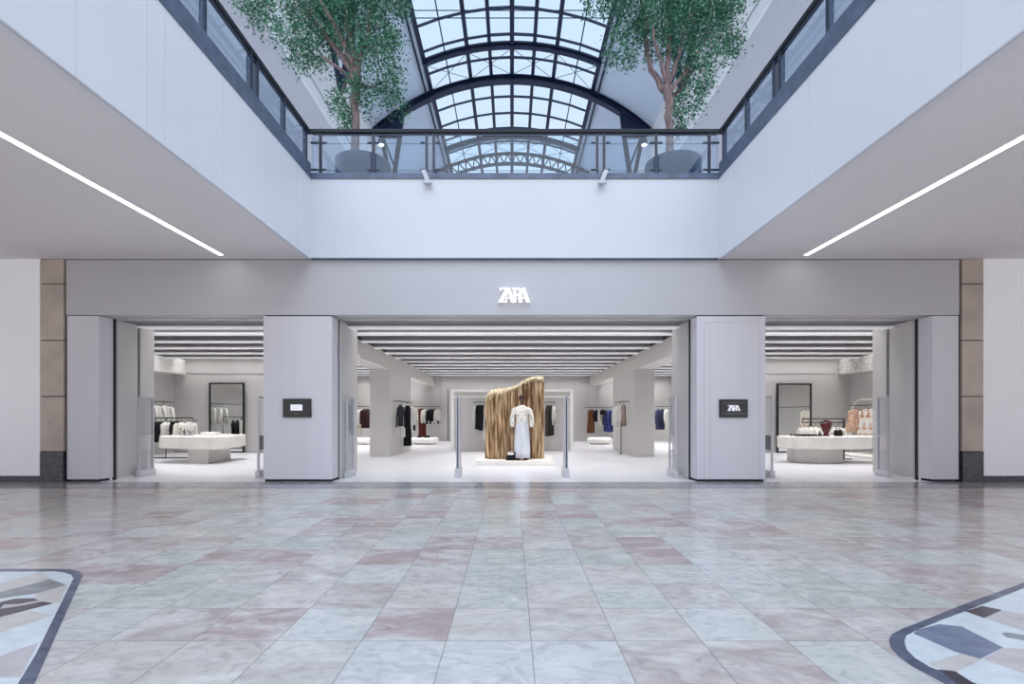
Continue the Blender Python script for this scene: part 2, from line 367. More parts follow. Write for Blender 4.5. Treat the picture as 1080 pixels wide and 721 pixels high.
# folding door leaves parked perpendicular to the front
def leaf(name, X, y0, y1, label, m='leafdoor'):
    mb = MB().box(X - .03, X + .03, y0, y1, .03, OPZ - .03)
    o = struct(name, mb, M[m], label, bevel=.004)
    return o
def gap(X, y0, y1): struct('trim_door_gap', MB().box(X - .02, X + .02, y0, y1, 0, OPZ - .01), M['black'])
leaf('door_1', -7.31, 9.28, 9.78, 'wide grey folding door leaf parked at the far left jamb'); leaf('door_2', -7.29, 9.82, 10.2, 'narrow grey folding door leaf behind the wide one at the far left')
leaf('door_3', -3.21, 9.33, 10.33, 'grey folding door leaf parked against the left pillar')
leaf('door_4', 3.28, 9.33, 10.2, 'grey folding door leaf parked against the right pillar')
leaf('door_5', 7.44, 9.28, 9.88, 'wide grey folding door leaf parked at the far right jamb'); leaf('door_6', 7.42, 9.92, 10.3, 'narrow grey folding door leaf behind the wide one at the far right')
for X, a, b in ((-7.33, 9.24, 9.29), (-7.31, 9.77, 9.83), (-3.23, 9.28, 9.34), (3.3, 9.28, 9.34), (7.46, 9.24, 9.29), (7.44, 9.87, 9.93)): gap(X, a, b)
# lintel soffit just inside the opening
struct('ceiling_lintel', MB().box(-7.9, 7.9, D + .28, 9.62, OPZ - .02, OPZ + .4), M['header'])
struct('trim_lintel_track', MB().box(-7.6, 7.6, 9.46, 9.49, OPZ - .03, OPZ), M['black'])

# sign letters -------------------------------------------------------------
def letters(unit, depth):
    """four heavy interlocking serif capitals, each a list of outlines in a 33.5 x 15 box"""
    Z = [[(1, 15), (11, 15), (11, 14), (1, 14)], [(1, 15), (2.6, 15), (3.4, 14), (2.0, 11)], [(7.4, 14.6), (11, 14.6), (4.2, .4), (.2, .4)],
         [(0, 0), (9.2, 0), (9.2, .9), (0, .9)], [(9.2, 0), (7.2, .6), (9, 4)]]
    A1 = [[(9.2, 15), (12.2, 15), (16.8, 0), (13.0, 0)], [(10.3, 14.5), (11.0, 14.5), (7.6, 0), (6.8, 0)], [(8.2, 5.2), (14, 5.2), (14, 4.3), (8.2, 4.3)]]
    bowl = [(18.2, 15), (21, 15), (23.4, 14.2), (24.6, 12.6), (24.6, 10.2), (23.4, 8.4), (21, 7.5), (18.2, 7.5), (18.2, 8.4), (20, 8.4), (21.2, 9.4), (21.6, 11.2), (21.2, 13), (20, 14.1), (18.2, 14.1)]
    R = [[(15.2, 15), (18.6, 15), (18.6, 0), (15.2, 0)], bowl, [(14.2, 15), (16, 15), (16, 14.2), (14.2, 14.2)], [(19.6, 8), (22.6, 8), (25.4, 0), (21.6, 0)]]
    A2 = [[(24.6, 15), (27.8, 15), (33.2, 0), (28.8, 0)], [(26.0, 14.5), (26.8, 14.5), (22.8, 0), (21.8, 0)], [(23.6, 5), (30, 5), (30, 4.1), (23.6, 4.1)]]
    out = []
    for L_ in (Z, A1, R, A2):
        mb = MB()
        for k, poly in enumerate(L_):
            mb.prism([((x - 16.7) * unit, y * unit) for x, y in poly], -depth, 0.0005 * k, axis='y')
        out.append(mb)
    return out
sg = thing('shop_sign', 'white interlocking capital letters reading ZARA on the grey header above the entrance', 'sign', (WX(542.5, D), D - .03, WZ(319.5, D)))
for mb in letters(1 / 59.2, .05): mb.build('letter', M['signwhite'], sg)
for x in (-.2, -.08, .03, .2): MB().tube([(x, 0, .12), (x, .032, .12)], .006, 6).build('mounting_pin', M['chrome'], sg)
# screens -------------------------------------------------------------
def screen(px0, px1, py0, py1, kind):
    x0, x1, z0, z1 = WX(px0, D), WX(px1, D), WZ(py1, D), WZ(py0, D)
    cx, cz = (x0 + x1) / 2, (z0 + z1) / 2; w, h = x1 - x0, z1 - z0
    t = thing('wall_screen', 'black wall screen showing a small white card on the left pillar' if kind == 0 else 'black wall screen with white ZARA lettering on the right pillar', 'screen', (cx, D + .005, cz))
    MB().box(-w / 2, w / 2, -.035, 0, -h / 2, h / 2).build('casing', M['blackmetal'], t, bevel=.004)
    MB().box(-w / 2 + .012, w / 2 - .012, -.038, -.03, -h / 2 + .012, h / 2 - .012).build('display', M['screen'], t)
    if kind == 0:
        MB().box(-.108, .10, -.041, -.037, -.045, .06).build('white_card', M['cardwhite'], t)
        g = MB()
        for k in range(4): MB().box(-.07, .055, -.0418, -.0405, .035 - k * .018, .038 - k * .018).build('text_line', M['dimtext'], t)
        MB().box(-.05, .035, -.041, -.037, -.105, -.098).build('caption_line', M['dimtext'], t)
    else:
        for mb in letters(.0068, .003):
            o = mb.build('letter', M['cardwhite'], t); o.location = (0, -.0385, -.045)
        g = MB()
        for r, (z, hh) in enumerate(((.094, .007), (-.098, .012))):
            x = -w / 2 + .04
            while x < w / 2 - .05:
                l = random.uniform(.02, .05); g.box(x, min(x + l, w / 2 - .03), -.041, -.037, z, z + hh); x += l + .012
            g.build('text_line', M['dimtext'], t); g = MB()
screen(299, 328.5, 420.3, 439.8, 0); screen(758.3, 788, 421, 440, 1)

# ------------------------------------------------------------------ mall soffits, fascias, level two
AX = 3.56
for sx, nm in ((-1, 'left'), (1, 'right')):
    ax = AX if sx < 0 else 3.66
    x0, x1 = sorted((sx * ax, sx * 16))
    xi, xo = sorted((sx * (ax + .12), sx * 16))
    struct('ceiling_' + nm, MB().box(xi, xo, -2.5, D + .3, TOPZ, TOPZ + .25), M['soffit'], 'smooth grey soffit over the ' + nm + ' side of the mall')
    # side fascia of vertical panels
    f0, f1 = sorted((sx * ax, sx * (ax + .12)))
    struct('wall_fascia_' + nm, MB().box(f0, f1, -2.5, D - .05, TOPZ - .015, 5.37), M['fascia'], 'tall white panelled fascia along the ' + nm + ' of the atrium')
    g = MB()
    for y in (2.0, 3.05, 4.1, 4.9, 5.15, 6.2, 7.25, 8.3) if sx < 0 else (2.0, 4.1, 6.2, 8.3):
        g.box(min(sx * ax, sx * (ax - .0015)), max(sx * ax, sx * (ax - .0015)), y - .002, y + .002, TOPZ - .015, 5.36)
    struct('trim_panel_joint_' + nm, g, M['pillar'])
    struct('trim_fascia_edge_' + nm, MB().box(min(sx * (ax - .006), sx * (ax + .012)), max(sx * (ax - .006), sx * (ax + .012)), -2.5, D - .05, TOPZ - .035, TOPZ - .018), M['plastic'])
    # upper floor slab
    struct('floor_upper_' + nm, MB().box(xi, xo, -2.5, 46, 5.2, 5.40), M['storefloor'])
    # strip light
    X = -5.04 if sx < 0 else 5.10
    t = thing('strip_light', 'long white recessed strip light in the ' + nm + ' soffit', 'ceiling light', (X, -2.2, TOPZ - .002))
    L_ = 8.72 + 2.2
    MB().box(-.04, .04, 0, L_, -.004, .02).build('diffuser', M['striplight'], t)
    fr_ = MB(); fr_.box(-.052, -.04, -.01, L_ + .01, -.006, .02); fr_.box(.04, .052, -.01, L_ + .01, -.006, .02); fr_.build('frame', M['white'], t)
struct('wall_fascia_front', MB().box(-AX, 3.66, D - .06, D + .2, TOPZ + .0, 5.37), M['fasciafront'], 'white fascia above the shop front below the glass balustrade')
struct('trim_fascia_front_edge', MB().box(-AX - .0, 3.66, D - .075, D + .1, TOPZ - .02, TOPZ + .0), M['kerb'])
struct('floor_upper_centre', MB().box(-AX, 3.66, D + .1, 46, 5.2, 5.40), M['storefloor'])

# front balustrade
t = thing('balustrade', 'glass balustrade with black handrail across the front edge of the upper floor', 'railing', (0, D - .02, 5.37))
MB().box(-AX - .02, 3.68, -.06, .14, 0, .10).build('stone_kerb', M['kerb'], t, bevel=.004)
MB().box(-3.68, 3.78, -.03, .05, .83, .90).build('handrail', M['railblack'], t, bevel=.012)
posts = (338, 394, 450, 457.5, 629.8, 637, 692, 748)
for px in posts:
    x = WX(px, D)
    MB().box(x - .018, x + .018, -.01, .05, .08, .84).build('post', M['darkmetal'], t)
xs = [-3.62] + [WX(p, D) for p in posts] + [3.72]
for a, b in zip(xs[:-1], xs[1:]):
    if b - a > .2:
        g_ = MB().box(a + .05, b - .05, .012, .024, .13, .78).build('glass_panel', M['glass'], t)
        for xx in (a + .06, b - .06):
            for z in (.19, .67): MB().box(xx - .05 if xx > (a + b) / 2 else xx - .03, xx + .03 if xx > (a + b) / 2 else xx + .05, .0, .034, z - .012, z + .012).build('clamp', M['darkmetal'], t)
for z in (.19, .67): MB().tube([(-3.6, .05, z), (3.7, .05, z)], .005, 6).build('wire', M['darkmetal'], t)
MB().box(-3.55, 3.65, 0, .03, .80, .81).build('sub_rail', M['kerb'], t)

# white angled arms on the kerb, parts of the balustrade
for px, q in ((449, 1), (637, -1)):
    x = WX(px, D)
    a_ = MB().prism([(-.06 * q, .02), (.02 * q, .03), (.11 * q, -.19), (.03 * q, -.20)], -.07, 0, axis='y').build('angled_arm', M['plastic'], t, bevel=.006, loc=(x, -.06, .10))
    MB().box(.065 * q - .07, .065 * q + .07, -.12, -.055, -.24, -.185).build('lamp_head', M['plastic'], a_, bevel=.01)

# side balustrades
for sx, nm in ((-1, 'left'), (1, 'right')):
    ax = AX if sx < 0 else 3.66
    t = thing('balustrade', 'dark framed glass balustrade running along the ' + nm + ' edge of the upper floor', 'railing', (sx * ax, 0, 5.37))
    def bx(o0, o1, y0, y1, z0, z1, mb=None):
        mb = mb or MB(); a, b = sorted((sx * o0, sx * o1)); return mb.box(a, b, y0, y1, z0, z1)
    bx(-.012, .12, -2.5, D - .06, 0, .10).build('stone_kerb', M['kerb'], t)
    bx(.0, .10, -2.5, D - .07, .10, .27).build('lower_band', M['kerb'], t)
    bx(.03, .10, -2.5, D + .03, .84, .90).build('handrail', M['railblack'], t)
    bx(.05, .08, -2.5, D - .07, .26, .29).build('bottom_rail', M['darkmetal'], t)
    bx(.05, .08, -2.5, D - .07, .79, .815).build('sub_rail', M['darkmetal'], t)
    pys = [-.9, .3, 1.5, 2.55, 3.6, 4.75, 5.9, 6.95, 7.12, 7.96, 8.82]
    for y in pys: bx(.04, .10, y - .03, y + .03, .27, .85).build('post', M['darkmetal'], t)
    for a, b in zip(pys[:-1], pys[1:]):
        if b - a > .3:
            bx(.058, .07, a + .04, b - .04, .285, .79).build('glass_panel', M['glass'], t)

# gallery walls and soffits above, vault
GX, GZ = 6.1, 10.9
Y0, Y1 = 9.6, 46
VR, VC = 9.03, 7.0
for sx, nm in ((-1, 'left'), (1, 'right')):
    x0, x1 = sorted((sx * GX, sx * 13))
    struct('ceiling_gallery_' + nm, MB().box(x0, x1, Y0, Y1, GZ, GZ + .3), M['gallery_soffit'], 'grey soffit over the ' + nm + ' upper gallery')
    x0, x1 = sorted((sx * 12.8, sx * 13))
    struct('wall_gallery_' + nm, MB().box(x0, x1, Y0, Y1, 5.4, GZ), M['wallwhite'])
    x0, x1 = sorted((sx * GX, sx * (GX - .01)))
    struct('wall_vault_' + nm, MB().box(min(sx*GX, sx*(GX-.02)), max(sx*GX, sx*(GX-.02)), Y0, Y1, GZ - .002, 13.68), M['bandwhite'], 'white band wall below the ' + nm + ' spring of the vault')
    x0, x1 = sorted((sx * GX, sx * (GX - .05)))
    struct('trim_vault_' + nm, MB().box(x0, x1, Y0, Y1, 11.35, 11.39), M['plastic'])
    a0 = math.asin(3.52 / VR); a1 = math.asin(6.16 / VR); n = 14
    pts = [(sx * VR * math.sin(a0 + (a1 - a0) * i / n), VC + VR * math.cos(a0 + (a1 - a0) * i / n)) for i in range(n + 1)]
    pts += [(sx * (VR + .2) * math.sin(a0 + (a1 - a0) * i / n), VC + (VR + .2) * math.cos(a0 + (a1 - a0) * i / n)) for i in range(n, -1, -1)]
    struct('ceiling_vault_' + nm, MB().prism(pts, Y0, Y1, axis='y'), M['vault'], 'curved grey plaster side of the vault, ' + nm, smooth=False)

sk = thing('skylight', 'long arched skylight of square glass panes in dark steel bars', 'skylight', (0, Y0, VC))
def arcp(a0, a1, r, n): return [(r * math.sin(a0 + (a1 - a0) * i / n), r * math.cos(a0 + (a1 - a0) * i / n)) for i in range(n + 1)]
ga = math.asin(3.52 / VR)
angs = [-ga + 2 * ga * i / 8 for i in range(9)]
def facet(a0, a1, r0, r1, y0, y1, mb, sub=1):
    for i in range(sub):
        b0 = a0 + (a1 - a0) * i / sub; b1 = a0 + (a1 - a0) * (i + 1) / sub
        mb.prism([(r0 * math.sin(b0), r0 * math.cos(b0)), (r0 * math.sin(b1), r0 * math.cos(b1)), (r1 * math.sin(b1), r1 * math.cos(b1)), (r1 * math.sin(b0), r1 * math.cos(b0))], y0, y1, axis='y')
g_ = MB()
for i in range(8): facet(angs[i], angs[i + 1], VR + .10, VR + .115, 0, Y1 - Y0, g_)
g_.build('glazing', M['sky_glass'], sk)
for i, a in enumerate(angs):
    w = {0: .085, 8: .085, 4: .085, 3: .07, 5: .07, 2: .075, 6: .075}.get(i, .022) ; d = .16 if i != 4 else .24
    if i in (1, 7): d = .06
    m = MB(); c, s = math.cos(a), math.sin(a); r = VR + .1
    m.prism([((r - d) * s - w * c, (r - d) * c + w * s), ((r - d) * s + w * c, (r - d) * c - w * s), (r * s + w * c, r * c - w * s), (r * s - w * c, r * c + w * s)], 0, Y1 - Y0, axis='y')
    m.build('glazing_bar', M['arch'], sk)
for sx in (-1, 1):
    m = MB(); a = sx * (ga + .022); c, s = math.cos(a), math.sin(a); r = VR
    m.tube([(sx * 3.72, 0, VR * math.cos(ga + .03) - .1), (sx * 3.72, Y1 - Y0, VR * math.cos(ga + .03) - .1)], .045, 8)
    m.build('edge_pipe', M['arch'], sk)
y = 7.1 + 0.0
ysk = []
yy = 10.72
while yy < 45.5: ysk.append(yy); yy += 1.28
for yv in ysk:
    m = MB()
    for i in range(8):
        m.prism([( (VR + .10) * math.sin(angs[i]), (VR + .10) * math.cos(angs[i])), ((VR + .10) * math.sin(angs[i + 1]), (VR + .10) * math.cos(angs[i + 1])),
                 ((VR + .02) * math.sin(angs[i + 1]), (VR + .02) * math.cos(angs[i + 1])), ((VR + .02) * math.sin(angs[i]), (VR + .02) * math.cos(angs[i]))], yv - Y0 - .025, yv - Y0 + .025, axis='y')
    m.build('cross_bar', M['arch'], sk)
    m = MB()
    for i in range(3, 5): facet(angs[i], angs[i + 1], VR - .06, VR + .03, yv - Y0 - .14, yv - Y0 - .09, m)
    m.build('cross_bar', M['arch'], sk)
# big arches (full width) with haunch brackets
fa = math.asin(6.1 / VR)
ordn = {9.0: 'nearest, above the front of the gallery', 15.5: 'second', 22.0: 'third and most visible', 28.5: 'beyond', 35.0: 'farthest'}
for Y in (15.5, 22.0, 28.5, 35.0):
    lab = {15.5: 'dark steel arch out of view above the nearest skylight panes', 22.0: 'large dark steel arch spanning the whole vault above the handrail', 28.5: 'deep lattice patterned steel arch seen through the balustrade glass', 35.0: 'dark steel arch farthest along the vault'}[Y]
    t = thing('roof_arch', lab, 'arch', (0, Y, VC), group='large steel arches of the vault')
    dpt = .62 if Y == 28.5 else .30
    m = MB(); facet(-fa, fa, VR - .02, VR - .06, -.16, .16, m, 40); facet(-fa, fa, VR - dpt + .04, VR - dpt, -.16, .16, m, 40); m.build('flange', M['arch'], t)
    m = MB()
    if Y == 28.5:
        for i in range(56):
            a0 = -fa + 2 * fa * i / 56; a1 = -fa + 2 * fa * (i + 1) / 56; ra, rb = (VR - .05, VR - dpt + .03) if i % 2 else (VR - dpt + .03, VR - .05)
            m.tube([(ra * math.sin(a0), 0, ra * math.cos(a0)), (rb * math.sin(a1), 0, rb * math.cos(a1))], .035, 6)
    else: facet(-fa, fa, VR - dpt + .02, VR - .04, -.03, .03, m, 40)
    m.build('web', M['arch'], t)
    for sx in (-1, 1):
        P = lambda px, py: (sx * -WX(px, 22.0), WZ(py, 22.0) - VC)
        MB().prism([P(394, 140), P(427, 113), P(424, 140), P(420, 145), P(400, 145)], -.1, .1, axis='y').build('gusset_plate', M['arch'], t)
        a = P(422, 142); b = P(414, 196); MB().tube([(a[0], 0, a[1]), (b[0], 0, b[1])], .11, 8).build('strut', M['arch'], t)
        a = P(402, 142); b = P(413, 196); MB().tube([(a[0], 0, a[1]), (b[0], 0, b[1])], .09, 8).build('strut', M['arch'], t)
        a = P(405, 146); b = P(424, 196); MB().tube([(a[0], -.3, a[1]), (b[0], -.3, b[1])], .045, 8).build('brace', M['arch'], t)
        a = P(378, 92); b = P(396, 136); MB().tube([(a[0] + sx * .1, -.4, a[1]), (b[0], 0, b[1])], .05, 8).build('brace', M['arch'], t)
        a = P(372, 96); b = P(392, 140); MB().tube([(a[0] + sx * .1, -.3, a[1]), (b[0], .1, b[1])], .05, 8).build('brace', M['arch'], t)
for Y in (13.6, 20.1, 26.7, 33.2):
    lab = {13.6: 'slim steel rib above the nearest skylight panes', 20.1: 'slim steel rib under the glass in front of the large arch', 26.7: 'slim steel rib seen just below the handrail through glass', 33.2: 'slim steel rib farthest along the skylight'}[Y]
    t = thing('roof_rib', lab, 'rib', (0, Y, VC), group='slim ribs under the skylight')
    m = MB(); facet(-ga - .01, ga + .01, VR - .02, VR + .05, -.1, .1, m, 24); m.build('flange', M['arch'], t)
    m = MB(); facet(-ga - .01, ga + .01, VR - .16, VR - .02, -.03, .03, m, 24); facet(-ga - .01, ga + .01, VR - .18, VR - .15, -.09, .09, m, 24); m.build('web', M['arch'], t)
# diagonal wind bracing rods and tie wires
for i, (yw, zpx) in enumerate(((18.0, 11), (18.0, 19))):
    z = WZ(zpx, yw)
    tag(MB().tube([(-3.9, yw, z), (3.9, yw, z)], .016, 6).build('tie_wire', M['arch']), ('upper' if i == 0 else 'lower') + ' of two thin horizontal wires across the skylight', 'wire')
for ya, yb in ((20.3, 21.9), (26.9, 28.4)):
    for i in (0, 2, 4, 6):
        for (aa, bb) in ((i, i + 2), (i + 2, i)):
            p = (VR - .03) * math.sin(angs[aa]), ya - Y0, (VR - .03) * math.cos(angs[aa]); q = (VR - .03) * math.sin(angs[bb]), yb - Y0, (VR - .03) * math.cos(angs[bb])
            MB().tube([p, q], .012, 5).build('bracing_rod', M['arch'], sk)
# small bright downlight fitted by each haunch
for sx, px in ((-1, 402), (1, 679.5)):
    t = thing('spot_lamp', 'small bright spot lamp under the ' + ('left' if sx < 0 else 'right') + ' haunch of the vault', 'lamp', (WX(px, 21.5), 21.5, WZ(150, 21.5)))
    MB().lathe([(.05, -.1), (.13, -.1), (.13, .1), (.04, .14)], 14).build('housing', M['arch'], t, smooth=True)
    MB().lathe([(.02, -.115), (.11, -.115), (.11, -.1), (.02, -.1)], 14).build('lens', emis('lamp_glow', (255, 255, 255), 8), t)

# ------------------------------------------------------------------ planters and trees
PY = 10.15
def tree(px, blobs, branches, label, seed):
    rnd = random.Random(seed)
    bx_ = WX(px, PY)
    t = thing('indoor_tree', label, 'tree', (bx_, PY, 6.1))
    def P(x, y, dy=0): return Vector((WX(x, PY + dy) - bx_, dy, WZ(y, PY + dy) - 6.1))
    for br in branches:
        pts = [P(*q[:3]) for q in br]; rr = [q[3] for q in br]
        # densify with wobble
        P2, R2 = [], []
        for i in range(len(pts) - 1):
            for k in range(4):
                f = k / 4; p = pts[i].lerp(pts[i + 1], f)
                if k: p += Vector((rnd.uniform(-1, 1), rnd.uniform(-1, 1), 0)) * rr[i] * .35
                P2.append(p); R2.append(rr[i] * (1 - f) + rr[i + 1] * f)
        P2.append(pts[-1]); R2.append(rr[-1])
        MB().tube(P2, R2, 10).build('trunk' if br is branches[0] else 'branch', M['bark'], t, smooth=True)
    v, f = [], []
    tw = MB()
    for (x, y, r, dy) in blobs:
        c = P(x, y, dy); R = r * PY / F
        ncl = max(8, int(95 * R * R + 115 * R ** 3))
        for _ in range(ncl):
            d = Vector((rnd.gauss(0, 1), rnd.gauss(0, 1), rnd.gauss(0, 1))).normalized() * R * rnd.random() ** .45
            cc = c + d
            if rnd.random() < .25: tw.tube([cc + Vector((rnd.uniform(-.05, .05), 0, -.18)), cc, cc + Vector((rnd.uniform(-.05, .05), .03, .12))], .004, 4)
            for _ in range(24):
                o = cc + Vector((rnd.gauss(0, .085), rnd.gauss(0, .085), rnd.gauss(0, .085) - .03))
                a = rnd.uniform(0, 2 * PI); L_ = rnd.uniform(.04, .075)
                dr = Vector((math.cos(a), math.sin(a), rnd.uniform(-1.1, .35))).normalized()
                sd = dr.cross(Vector((rnd.uniform(-1, 1), rnd.uniform(-1, 1), rnd.uniform(-.2, 1)))).normalized() * L_ * .3
                n = len(v); up = dr.cross(sd).normalized() * L_ * .06
                v += [tuple(o), tuple(o + dr * L_ * .5 + sd + up), tuple(o + dr * L_), tuple(o + dr * L_ * .5 - sd + up)]
                f.append((n, n + 1, n + 2, n + 3))
    mb = MB(); mb.v = v; mb.f = f
    me = bpy.data.meshes.new('foliage'); me.from_pydata(v, [], f); me.materials.append(M['leaf']); me.update()
    o = bpy.data.objects.new('foliage', me); C.objects.link(o); o.parent = t
    tw.build('twig', M['bark'], t)['kind'] = 'stuff'
    return t
LB = [(262, -8, 26, 0), (275, 4, 26, .1), (312, 14, 30, -.1), (340, 10, 38, .2), (372, 15, 44, 0), (405, 20, 30, .2), (412, 55, 22, .1), (398, 50, 28, -.3), (322, 52, 20, 0), (338, 62, 17, .1),
      (400, 92, 24, 0), (412, 88, 18, .2), (378, 90, 16, -.2), (356, 92, 14, 0), (352, 108, 12, .1), (366, 118, 7, 0), (366, 128, 4, 0), (300, 35, 15, 0), (385, 112, 13, .2), (312, 65, 9, 0),
      (290, -50, 38, 0), (310, -70, 45, .2), (350, -65, 60, 0), (400, -50, 50, -.2), (375, -110, 55, 0), (335, -115, 45, 0), (422, 5, 14, 0), (415, 108, 12, 0)]
LBr = [[(375, 175, 0, .085), (375, 120, 0, .078), (374, 90, 0, .085), (376, 66, 0, .10)],
       [(374, 78, 0, .07), (350, 46, .1, .05), (322, 12, .2, .04), (300, -20, .2, .02)], [(375, 74, 0, .06), (358, 36, -.2, .045), (338, 0, -.3, .035), (325, -40, -.3, .02)],
       [(376, 68, 0, .06), (366, 30, .2, .045), (362, -10, .3, .035), (365, -60, .3, .02)], [(377, 68, 0, .06), (388, 40, 0, .04), (391, 0, 0, .035), (400, -50, 0, .02)],
       [(374, 84, 0, .05), (360, 74, -.1, .035), (340, 60, -.2, .018)], [(376, 90, 0, .035), (390, 92, .1, .025), (404, 88, .1, .012)], [(374, 76, .1, .045), (362, 92, .2, .02), (358, 104, .2, .01)]]
RB = [(640, -5, 24, 0), (665, 8, 28, .1), (700, 10, 42, -.2), (735, 15, 42, .1), (765, 18, 26, 0), (655, 45, 18, 0), (645, 55, 9, 0), (672, 35, 20, .1), (700, 40, 26, .2), (732, 48, 28, .1), (765, 40, 20, 0),
      (775, 48, 10, .1), (745, 80, 16, 0), (728, 78, 16, .1), (742, 95, 13, .1), (720, 98, 12, .2), (735, 108, 8, 0), (716, 120, 7, .2), (717, 132, 4, .2), (712, 105, 9, .2), (750, 66, 14, 0), (664, 62, 7, 0),
      (650, -45, 45, 0), (700, -60, 58, .2), (750, -50, 50, 0), (790, -25, 20, 0), (730, -110, 50, 0), (680, -110, 45, 0), (766, 2, 22, 0)]
RBr = [[(706, 175, 0, .08), (706, 130, 0, .072), (704, 100, 0, .085), (703, 92, 0, .09)],
       [(701, 96, 0, .07), (686, 74, .1, .05), (681, 40, .2, .045), (678, 10, .2, .035), (670, -40, .2, .02)], [(703, 92, 0, .05), (697, 62, -.2, .035), (690, 45, -.3, .025), (688, 20, -.3, .015)],
       [(703, 92, 0, .06), (706, 50, .1, .05), (708, 15, .2, .04), (715, -50, .2, .02)], [(704, 94, 0, .05), (716, 60, 0, .04), (722, 30, 0, .03), (740, -30, 0, .02)],
       [(705, 98, 0, .045), (722, 78, .1, .04), (738, 52, .1, .025), (752, 30, .1, .015)], [(706, 104, .1, .03), (716, 96, .2, .04), (732, 72, .2, .02)]]
for px, B, BR, nm, sd in ((375, LB, LBr, 'left', 3), (706, RB, RBr, 'right', 5)):
    pcx = px + (8 if nm == 'left' else 4)
    t = thing('tree_planter', 'large round grey blue planter behind the glass at the ' + nm + ' holding a tree', 'planter', (WX(pcx, PY), PY, 5.4))
    MB().lathe([(.30, 0), (.44, 0), (.50, .2), (.545, .55), (.56, .80), (.55, .86), (.50, .87), (.49, .80), (.46, .74)], 40).build('tub', M['planter'], t, smooth=True)
    MB().lathe([(.02, .70), (.49, .72), (.49, .76), (.2, .79), (.02, .80)], 24).build('soil', M['soil'], t)
    tree(px, B, BR, 'tall leafy green tree with several rising branches in the ' + nm + ' planter', sd)

# ------------------------------------------------------------------ shop interior shell
sw = M['storewall']
struct('wall_rear', MB().box(-7.4, 7.4, BACK, BACK + .2, 0, 3.4), sw, 'grey back wall of the shop')
for sx, nm in ((-1, 'left'), (1, 'right')):
    x0, x1 = sorted((sx * 10.72, sx * 10.9))
    struct('wall_shop_' + nm, MB().box(x0, x1, D + .25, 16.2, 0, 3.4), sw, 'side wall at the ' + nm + ' of the shop')
    x0, x1 = sorted((sx * 7.2, sx * 10.9))
    struct('wall_bay_' + nm, MB().box(x0, x1, 15.95, 16.1, 0, 3.4), sw, 'rear wall of the ' + nm + ' bay behind the tall mirror')
    struct('trim_bay_' + nm, MB().box(x0, x1, 15.935, 15.95, 2.5, 2.515), M['plastic'])
    struct('baseboard_bay_' + nm, MB().box(x0, x1, 15.935, 15.95, 0, .02), M['darkplastic'])
    x0, x1 = sorted((sx * 7.2, sx * 7.35))
    struct('wall_return_' + nm, MB().box(x0, x1, 16.1, BACK, 0, 3.4), sw)
    x0, x1 = sorted((sx * 10.35, sx * 10.72))
    struct('ceiling_bulkhead_' + nm, MB().box(x0, x1, D + .5, 15.95, 2.47, 2.93), M['white' if sx < 0 else 'rough_bulkhead'], ('smooth white' if sx < 0 else 'rough textured white') + ' bulkhead along the ' + nm + ' shop wall')
    # long soffit beam + column
    x0, x1 = sorted((sx * 3.5, sx * 4.05))
    struct('ceiling_soffit_' + nm, MB().box(x0, x1, 9.7, BACK, 2.50, 2.92), M['soffitbox'], 'long grey dropped beam over the ' + nm + ' column')
    struct('ceiling_slot_side_' + nm, MB().box(x0, x1, 9.7, BACK, 2.92, 3.4), M['black'])
    x0, x1 = sorted((sx * 3.48, sx * 4.05))
    struct('pillar_shop', MB().box(x0, x1, 14.3, 17.3, 0, 2.50), sw, 'thick grey ' + nm + ' column inside the shop', bevel=.004)
struct('trim_rear_door', MB().box(WX(475, BACK) - .12, WX(475, BACK) - .09, BACK - .012, BACK, 0, 2.35), M['blackmetal'])
struct('ceiling_shop', MB().box(-11, 11, 9.62, BACK + .2, 3.36, 3.6), M['slot'], 'dark slot ceiling of the shop')
ky = [9.86, 10.62] + [10.62 + 1.11 * k for k in range(1, 12)]
for zone, (xa, xb) in (('centre', (-3.5, 3.5)), ('left', (-10.7, -4.05)), ('right', (4.05, 10.7))):
    for k, y in enumerate(ky):
        a, b = xa, xb
        if zone != 'centre' and y > 15.6: a, b = (max(xa, -7.2), min(xb, 7.2))
        if y > 22.5: continue
        bf = struct('ceiling_baffle', MB().box(a, b, y - .10, y + .12, 2.915, 3.3), M['baffle'])
        MB().box(a, b, y - .12, y + .13, 2.885, 2.915).build('lip', M['lip'], bf)
# unseen lamps added up in the slots to light the shop
LIGHTS = []
def area(x, y, z, sx, sy, W, col=(.985, .99, 1.0)):
    l = bpy.data.lights.new('fill_lamp', 'AREA'); l.shape = 'RECTANGLE'; l.size = sx; l.size_y = sy; l.energy = W; l.color = col
    o = bpy.data.objects.new('fill_lamp', l); C.objects.link(o); o.location = (x, y, z); l.spread = math.radians(95); return o
for k in range(len(ky) - 1):
    ym = (ky[k] + ky[k + 1]) / 2
    if ym > 22.6: continue
    w = .18 if k else .12
    area(0, ym, 3.25, 6.4, w, 32)
    if ym < 15.7:
        area(-7.4, ym, 3.25, 6.0, w, 32); area(7.4, ym, 3.25, 6.0, w, 32)
    else:
        area(-5.6, ym, 3.25, 2.8, w, 26); area(5.6, ym, 3.25, 2.8, w, 26)

